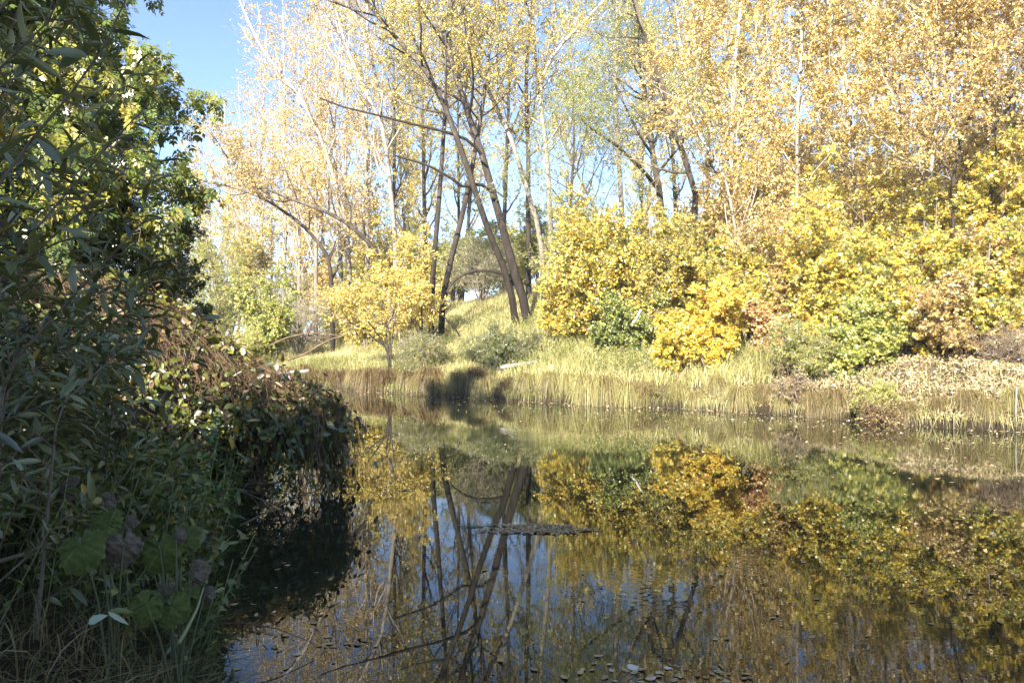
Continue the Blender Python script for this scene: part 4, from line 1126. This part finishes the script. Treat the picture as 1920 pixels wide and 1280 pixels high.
# undergrowth and grass on the near bank
def scatter_near(n, y0, y1, w0, w1, pw=1.0):
    Yv = rng.uniform(y0, y1, n)
    Xs = np.interp(Yv, NEAR[::-1][:, 1][np.argsort(NEAR[::-1][:, 1])], NEAR[::-1][:, 0][np.argsort(NEAR[::-1][:, 1])])
    X = Xs - (w0 + (w1 - w0) * rng.random(n) ** pw)
    return np.stack([X, Yv, height(X, Yv)], -1)


g = Geo()
B = scatter_near(1500, 2.2, 7.2, .02, 3.2, 1.2)
B = B[(B[:, 1] > 2.75) | (rng.random(len(B)) < .3)]
n = len(B); k_ = 12
hgt = rng.uniform(.15, .55, n)
top = B + np.stack([rnd(n) * .12 + .05, rnd(n) * .12, hgt], -1)
t = np.linspace(0, 1, 5)[None, :, None]
P = B[:, None] * (1 - t) + top[:, None] * t
tubes(g, P, np.full((n, 5), .0022), 3, mat=1)
idx = np.repeat(np.arange(n), k_)
pos, tt = interp_rows(P[idx], rng.uniform(.2, 1, len(idx)))
nf = np.where(pos[:, 1] < 3.2, .58, 1.0)
leaves(g, pos, rnd(len(idx), 3) * [1, 1, .35] - UP * .15, rnd(len(idx), 3) * .5 + UP, nf * rng.uniform(.04, .085, len(idx)), nf * rng.uniform(.018, .042, len(idx)), T_BROAD, np.clip(.45 + .2 * rnd(n)[idx] + .15 * rnd(len(idx)), 0, 1))
obj('undergrowth', g, ['herb leaves', 'green stalk'], kind='stuff', label='dark leafy weeds covering the shaded near bank', category='weeds', smooth=True)
g = Geo()
B = scatter_near(15000, 1.75, 6.5, -.03, 2.6, 1.3)
n = len(B)
dryp = np.clip(.95 - np.abs(B[:, 1] - 1.9) * .9, .15, .7)
blades(g, B, rnd(n, 2) * .45 + np.array([.18, 0]), rng.uniform(.12, .36, n), rng.uniform(.0025, .006, n), 4, .7, np.clip(dryp + .2 * rnd(n), 0, 1), tipdrop=.5)
obj('grass', g, 'dry grass', kind='stuff', label='matted dry and green grass on the shaded near bank', category='grass')

# bright seedlings
for (px, py, d, lb) in ((415, 800, 4.6, 'bright green seedling with divided leaves against the dark vine mound'), (425, 930, 4.5, 'bright green leafy seedling at the foot of the vine mound'),
                        (395, 920, 4.3, 'smaller green seedling left of the one at the mound foot'), (545, 850, 5.6, 'green leafy spray hanging beneath the vine mound tip')):
    c = at(px, py, d)
    rt = thing('seedling', lb, 'seedling', c)
    gs, gl = Geo(), Geo()
    bz = gz(c[0] - .1, c[1]); n = 7
    a = np.array([c[0] - .1, c[1], max(bz, 0)])
    P = resample([a, (a + c) / 2 + rnd(3) * .03, c + UP * .05], 8)
    tubes(gs, P[None], np.full((1, 8), .003), 4)
    q, rr, s, i_ = spawn(P[None], np.full((1, 8), .003), 9, .35, 1, 60, .16, -.05, pts=4)
    tubes(gs, q, np.full(q.shape[:2], .0015), 3)
    idx = np.repeat(np.arange(len(q)), 7)
    pos, t = interp_rows(q[idx], rng.uniform(.2, 1, len(idx)))
    leaves(gl, pos, t * .5 + rnd(len(idx), 3) * [1, 1, .4], rnd(len(idx), 3) * .5 + UP, rng.uniform(.04, .07, len(idx)), rng.uniform(.018, .03, len(idx)), T_LANCE, rng.random(len(idx)))
    obj('stem', gs, 'green stalk', rt, c); obj('foliage', gl, 'bright herb leaves', rt, c, smooth=True)


def big_leaf(size, seed, crumple=.08, lobes=.12, cup=.1):
    """a broad heart-shaped leaf in its own xy plane, stalk at the origin, pointing along +x"""
    r_ = np.random.default_rng(seed)
    nr, na = 12, 64
    th = np.linspace(-math.pi * .93, math.pi * .93, na)
    R = size * (.52 + .38 * np.cos(th / 2) ** 1.3 + lobes * np.abs(np.sin(th * 2.5 + r_.random())) - .05)
    gg = Geo()
    rr = np.linspace(.0, 1, nr)[:, None]
    x = rr * R[None] * np.cos(th)[None]; y = rr * R[None] * np.sin(th)[None]
    ph = r_.random(6) * 6
    R = R * (1 + .05 * np.sin(th * 17) + .03 * np.sin(th * 31 + 1))
    x = rr * R[None] * np.cos(th)[None]; y = rr * R[None] * np.sin(th)[None]
    z = size * (crumple * rr * (np.sin(th * 5 + ph[0])[None] + .6 * np.sin(th * 11 + ph[1] + rr * 3)) + crumple * .7 * np.sin(x / size * 19 + ph[2]) * np.sin(y / size * 17 + ph[3]) + crumple * .3 * np.sin(x / size * 27) * np.sin(y / size * 23 + ph[4]) * rr - cup * rr ** 2 + .03 * np.cos(th * 7)[None] * rr)
    z = z - size * .25 * np.maximum(x / size, 0) ** 2
    i_ = np.arange(nr - 1)[:, None] * na + np.arange(na - 1)[None]
    t0 = .42 + .3 * (np.abs(np.sin(th * 3.5))[None] < .16) * (rr < .9) + .25 * (rr > .93) + .15 * (r_.random((nr, na)) - .5)
    gg.add(np.stack([x, y, z + 0 * x], -1), t0, np.stack([i_, i_ + na, i_ + na + 1, i_ + 1], -1))
    return gg


def place_leaf(gg, pos, direction, normal):
    a = unit(np.asarray(direction, float)); s_ = unit(np.cross(np.asarray(normal, float), a)); n_ = np.cross(a, s_)
    M = np.stack([a, s_, n_], 0)
    gg.v = [v @ M + pos for v in gg.v]
    return gg


def burdock(label, base_px, rows):
    b_ = at(*base_px)
    b_[2] = gz(b_[0], b_[1])
    rt = thing('burdock_plant', label, 'plant', b_)
    for q, (px, py, d, size, dr, nr, mt) in enumerate(rows):
        c = at(px, py, d)
        P = resample([b_ + rnd(3) * [.02, .02, 0], (b_ + c) / 2 + np.array([0, 0, .06]), c], 8)
        gg = Geo(); tubes(gg, P[None], np.linspace(.0042, .0025, 8)[None], 6)
        stalk = obj('stalk', gg, 'dark stalk', rt, b_, smooth=True)
        wither = mt != 'burdock leaves'
        lf = place_leaf(big_leaf(size * (.45 if wither else .54), q + int(px), .07 if wither else .05, .12, .34 if wither else .14), c, dr, nr)
        oo = obj('leaf', lf, mt, rt, b_, smooth=True)
        if wither: oo['label'] = 'curled grey withered leaf'


BL, WL = 'burdock leaves', 'withered leaves'
burdock('burdock with one large dark leaf and a hanging grey withered leaf, lower left', (215, 1130, 2.2),
        [(150, 1020, 2.2, .16, (.3, -.5, -.7), (-.1, -.8, .7), BL), (185, 1010, 2.3, .10, (.6, .2, .3), (0, -.7, .7), BL), (232, 1020, 2.25, .15, (.15, -.3, -1), (.5, -.8, .2), WL), (205, 980, 2.4, .1, (-.4, .1, .5), (0, -.6, .8), BL)])
burdock('burdock clump with spotted green leaves and crumpled brownish-grey ones on the bank edge', (335, 1230, 2.15),
        [(300, 1030, 2.3, .15, (.35, -.3, -.9), (-.1, -.9, .5), BL), (340, 1015, 2.35, .12, (.6, 0, .35), (0, -.8, .6), BL), (330, 1008, 2.3, .07, (.3, -.2, .3), (0, -.9, .4), WL),
         (360, 1075, 2.25, .11, (.6, -.2, .3), (.2, -.8, .4), WL), (310, 1100, 2.25, .08, (-.2, -.3, -.6), (0, -.9, .3), WL), (275, 1130, 2.15, .12, (-.3, -.4, -.7), (0, -.8, .6), BL),
         (320, 1135, 2.2, .12, (.5, -.4, -.6), (0, -.8, .6), BL), (345, 1110, 2.25, .1, (.3, -.3, -.8), (.2, -.9, .3), BL), (385, 1110, 2.3, .07, (.4, -.2, -.6), (0, -.9, .2), WL)])
burdock('small withered burdock with pale silvery leaves in the weeds under the willow', (140, 990, 2.7),
        [(115, 915, 2.7, .13, (.6, -.2, .5), (-.2, -.8, .5), WL), (195, 935, 2.7, .09, (.5, -.2, -.3), (0, -.8, .6), WL), (235, 975, 2.6, .09, (.8, -.2, -.2), (0, -.7, .7), WL)])

rt = thing('willow_twig', 'fallen twig with a pale-backed leaf, sun fleck put in its colour, on the near grass', 'twig', at(160, 1178, 2.05))
org = at(160, 1178, 2.05)
gg = Geo(); P = resample([at(130, 1190, 2.05), at(165, 1170, 2.05), at(200, 1145, 2.08)], 8)
tubes(gg, P[None], np.full((1, 8), .0016), 4); obj('stem', gg, 'willow stems', rt, org)
gg = Geo()
leaves(gg, at(166, 1168, 2.04)[None], np.array([[.8, .1, .45]]), np.array([[-.2, -.8, .6]]), [.05], [.027], T_BROAD, [.9])
leaves(gg, at(202, 1147, 2.05)[None], np.array([[.9, 0, -.5]]), np.array([[.2, -.8, .6]]), [.065], [.014], T_LANCE, [.7])
obj('leaf', gg, 'pale sunflecked underside', rt, org, smooth=True, label='pale underside with a sun fleck in its colour')
gg = Geo(); leaves(gg, at(202, 1147, 2.07)[None], np.array([[1, .1, .12]]), np.array([[0, -.5, .9]]), [.065], [.02], T_LANCE, [.6])
obj('leaf', gg, 'herb leaves', rt, org, smooth=True, label='green leaf')

# dead branches and a thick dark stem
def stick(name, label, pts, d0, d1, r, mat, subs=0, cat='branch'):
    gg = Geo()
    P = resample([at(x, y, d0 + (d1 - d0) * i / (len(pts) - 1)) for i, (x, y) in enumerate(pts)], 12)
    R = np.linspace(r, r * .45, 12)
    tubes(gg, P[None], R[None], 6)
    if subs:
        q, rr, _, _ = spawn(P[None], R[None], subs, .2, 1, 45, .35, -.02, pts=6, wig=.2, rf=.7)
        tubes(gg, q, np.maximum(rr, .0015), 4)
        q, rr, _, _ = spawn(q, rr, 3, .2, 1, 45, .18, -.02, pts=4, wig=.2, rf=.7)
        tubes(gg, q, np.maximum(rr, .0012), 3)
    return obj(name, gg, mat, origin=tuple(P[0]), smooth=True, label=label, category=cat)


stick('dead_branch', 'dark bare branch lying across the weeds at the left border', [(-30, 1060), (40, 1040), (90, 1020), (140, 1008), (190, 1012)], 2.4, 2.7, .008, 'willow stems', 2)
stick('dead_branch', 'upper dead branch reaching over the water beneath the vine mound', [(430, 912), (470, 906), (510, 906), (540, 900)], 5.6, 5.9, .012, 'dead stems', 7)
stick('dead_branch', 'lower twiggy dead branch dipping into the water beneath the vine mound', [(400, 900), (450, 920), (510, 945), (560, 985)], 5.3, 5.0, .010, 'dead stems', 8)
stick('dead_branch', 'bare twig tangle standing in the shallows below the mound tip', [(450, 985), (500, 960), (560, 930), (610, 915)], 4.9, 5.4, .008, 'dead stems', 8)
stick('fallen_reed', 'long pale reed stem lying on the dark shallows at the bottom', [(385, 1172), (450, 1166), (520, 1178), (590, 1206)], 2.9, 2.95, .003, 'dead stems', cat='reed')
stick('dry_stalk', 'pale bent stalk rising from the grass at the bank edge, below the crumpled leaves', [(335, 1205), (350, 1180), (370, 1140), (382, 1100)], 2.15, 2.25, .006, 'green stalk', cat='stalk')

# ------------------------------------------------------------------ on the water: leaves and mats of debris
def water_xy(x, y):
    d = CAM_Z * F / (y - HY)
    return (x - HX) / F * d, d


FL = []
for q in range(6):
    gg = Geo()
    sc = (.062, .075, .055, .085, .05, .06)[q]
    tv, tq, tt = T_BROAD if q % 2 == 0 else T_ROUND
    V = tv.copy(); V[:, 2] = np.array([.22 * v[1] ** 2 * (q % 3 == 0) + .12 * max(v[0] - .5, 0) ** 2 * 4 * (q % 2) + .06 * v[0] * v[1] for v in V])
    V[:, 2] -= V[:, 2].min(); V[:, 0] -= .5; V[:, 1] *= (.62, .5, .7, .22, .8, .42)[q]
    gg.add(V * sc, (.25, .45, .68, .35, .92, .08)[q], tq if len(tq) else None, tt if len(tt) else None)
    FL.append(gg.mesh('floating_leaf', ['floating leaves'], smooth=False))
FLAB = ['broad brown fallen leaf floating on the water', 'tan fallen leaf floating on the water', 'pale sandy fallen leaf floating on the water', 'long narrow brown leaf floating on the water', 'whitish upturned leaf floating on the water', 'dark russet leaf floating on the water']
spots = []
for _ in range(150): spots.append((rng.uniform(1150, 1915), 652 + 1680 / rng.uniform(3.0, 8.5)))
for _ in range(40): spots.append((rng.normal(1190, 90), rng.normal(1262, 12)))
for _ in range(30): spots.append((rng.uniform(420, 700), rng.uniform(1040, 1270)))
for _ in range(12): spots.append((rng.normal(650, 25), rng.normal(1208, 6)))
for _ in range(16): spots.append((rng.normal(1340, 40), rng.normal(1268, 8)))
for _ in range(30): spots.append((rng.uniform(700, 1900), 652 + 1680 / rng.uniform(2.6, 6)))
for (x, y) in spots:
    X, Yw = water_xy(x, min(y, 1300))
    if near_s(np.array(X), np.array(Yw)) > -.05: continue
    q = int(rng.choice(6, p=[.2, .27, .22, .13, .06, .12]))
    o = bpy.data.objects.new('floating_leaf', FL[q]); C.objects.link(o)
    o.location = (X, Yw, .003); o.rotation_euler = (rng.normal() * .06, rng.normal() * .06, rng.uniform(0, 6.28))
    sc = rng.uniform(.32, .68); o.scale = (sc, sc, sc)
    o['label'] = FLAB[q]; o['category'] = 'leaf'; o['group'] = FLAB[q].replace('leaf', 'leaves')
X, Yw = water_xy(1187, 1254)
o = bpy.data.objects.new('floating_leaf', FL[4]); C.objects.link(o); o.location = (X, Yw, .008); o.rotation_euler = (.2, .1, .3)
o['label'] = 'brightest white leaf, among the brown raft of leaves at the bottom centre'; o['category'] = 'leaf'
g = Geo()
n = 1500
X = rng.uniform(-5, 8, n); s = -np.abs(rng.exponential(1.3, n)) - .03
s[:500] = -rng.uniform(.02, .2, 500)
XY = shore_pt(X, s)
ok = XY[:, 1] > 7.5
XY = XY[ok]; n = len(XY)
leaves(g, np.stack([XY[:, 0], XY[:, 1], rng.uniform(.003, .012, n)], -1), rnd(n, 3) * [1, 1, .1], UP + .15 * rnd(n, 3), rng.uniform(.025, .07, n), rng.uniform(.015, .04, n), T_DIAMOND, np.clip(.6 + .25 * rnd(n), 0, 1))
obj('floating_litter', g, 'floating leaves', kind='stuff', label='tiny fallen leaves drifting along the far waterline', category='floating leaves')


def mat_patch(name, label, x, y, hw, hd, mt, bits, bm='floating leaves', seed=0, lsz=.03, sh=.62, amp=.22):
    X, Yw = water_xy(x, y)
    gg = Geo()
    na = 64
    th = np.arange(na) * 2 * math.pi / na
    r_ = np.random.default_rng(seed)
    R = 1 + sum(r_.uniform(-amp, amp) * np.sin(k * th + r_.random() * 6) for k in list(range(2, 9)) + [13, 19, 27])
    ring = np.stack([X + hw * R * np.cos(th), Yw + hd * R * np.sin(th), np.full(na, .002)], -1)
    ring = np.stack([X + sh * hw * R * np.cos(th), Yw + sh * hd * R * np.sin(th), np.full(na, .002)], -1)
    inner = np.stack([X + sh * hw * R * np.cos(th) * .6, Yw + sh * hd * R * np.sin(th) * .6, np.full(na, .004)], -1)
    c = np.array([[X, Yw, .0045]])
    bits *= 4
    gg.add(np.concatenate([ring, inner, c]), .5, [(k, (k + 1) % na, na + (k + 1) % na, na + k) for k in range(na)], [(na + k, na + (k + 1) % na, 2 * na) for k in range(na)])
    a = r_.random(bits) * 6.28; q = np.sqrt(r_.random(bits)) * 1.05 * np.interp((a * 10.186) % 64, np.arange(64), R)
    pos = np.stack([X + hw * q * np.cos(a), Yw + hd * q * np.sin(a), r_.uniform(.0045, .007, bits)], -1)
    leaves(gg, pos, rnd(bits, 3) * [1, 1, .06], UP + .08 * rnd(bits, 3), lsz * r_.uniform(.5, 1.5, bits), lsz * .6 * r_.uniform(.5, 1.2, bits), T_DIAMOND, np.clip(.45 + .25 * rnd(bits), 0, 1), 1 if bm == 'floating leaves' else 1)
    return obj(name, gg, [mt, bm], origin=(X, Yw, 0), label=label, category='debris mat', kind='stuff')


mat_patch('debris_mat', 'long brown mat of leaf debris floating in the middle of the water', 1010, 992, .30, .13, 'debris scum', 260, seed=1)
mat_patch('duckweed_mat', 'olive duckweed patch joined to the left end of the brown debris mat', 890, 988, .20, .09, 'duckweed', 40, 'duckweed bits', seed=2, lsz=.015, sh=.3)
mat_patch('duckweed_mat', 'thin duckweed strip farther out, left of the reflected trunks', 760, 920, .38, .12, 'duckweed', 40, 'duckweed bits', seed=3, lsz=.016, sh=.1)
mat_patch('duckweed_mat', 'small duckweed patch below the reflected arched limb', 912, 941, .10, .08, 'duckweed', 16, 'duckweed bits', seed=4, lsz=.015, sh=.3)

# ------------------------------------------------------------------ trees on the near bank behind the viewer, which shade the left bank and the near water
rng = np.random.default_rng(11)
for (X, Yv, H, sc, lb) in ((-8.6, -4.0, 6.6, 1, 'tall broad-leaved tree on the near bank, left of and behind the viewpoint'), (-4.6, -7.5, 9.5, 1, 'second tall tree behind the viewpoint'), (-1.2, -9.5, 9.5, 1, 'third tree behind the viewpoint, straight back'),
                           (-5.6, -10.5, 10.5, 1, 'fifth tree, farthest back left of the viewpoint'), (3.0, -9.5, 9.5, 1, 'fourth tree behind the viewpoint, to the right')):
    grow('shade_tree', lb, 'tree', simple_stems(X, Yv, H, .16, n=2), 'elder leaves', LV(22, 2.7, 8, 1.2, 5, .6, s0=.15, a1=62, up1=.02), 5, .19, T_ROUND, .9, (.5, .2, .15), k0=6, dens=1.75)
for (X, Yv, H, lb) in ((-8.4, 7.0, 8.0, 'tall box elder on the near bank beyond the left border'), (-5.55, 7.4, 7.6, 'tall box elder beside the left border, behind the sunlit one')):
    grow('box_elder_tree', lb, 'tree', simple_stems(X, Yv, H, .12, n=3), 'elder leaves', LV(18, 1.75, 8, .9, 6, .45, s0=.25, a1=62, up1=.0, up2=-.08, up3=-.2), 5, .13, T_FIVE, .9, (.5, .22, .15), droop=1.0, k0=6, dens=1.9)

# ------------------------------------------------------------------ thin volume added for the white veil of lens flare and overexposure
g = Geo()
x0, x1, y0, y1, z0, z1 = -900, 900, -500, 1200, -3.0, 36.0
g.add([(x, y, z) for z in (z0, z1) for (x, y) in ((x0, y0), (x1, y0), (x1, y1), (x0, y1))], 0, [(0, 3, 2, 1), (4, 5, 6, 7), (0, 1, 5, 4), (1, 2, 6, 5), (2, 3, 7, 6), (3, 0, 4, 7)])
m, N, L = new_mat('haze air')
v = N.new('ShaderNodeVolumePrincipled')
v.inputs['Color'].default_value = (.95, .96, 1, 1)
v.inputs['Density'].default_value = .0009
o = N.new('ShaderNodeOutputMaterial'); L.new(v.outputs[0], o.inputs['Volume'])
obj('flare_veil', g, 'haze air', kind='stuff', label='thin volume added as a soft flare veil over the pond and the wood', category='flare_veil')
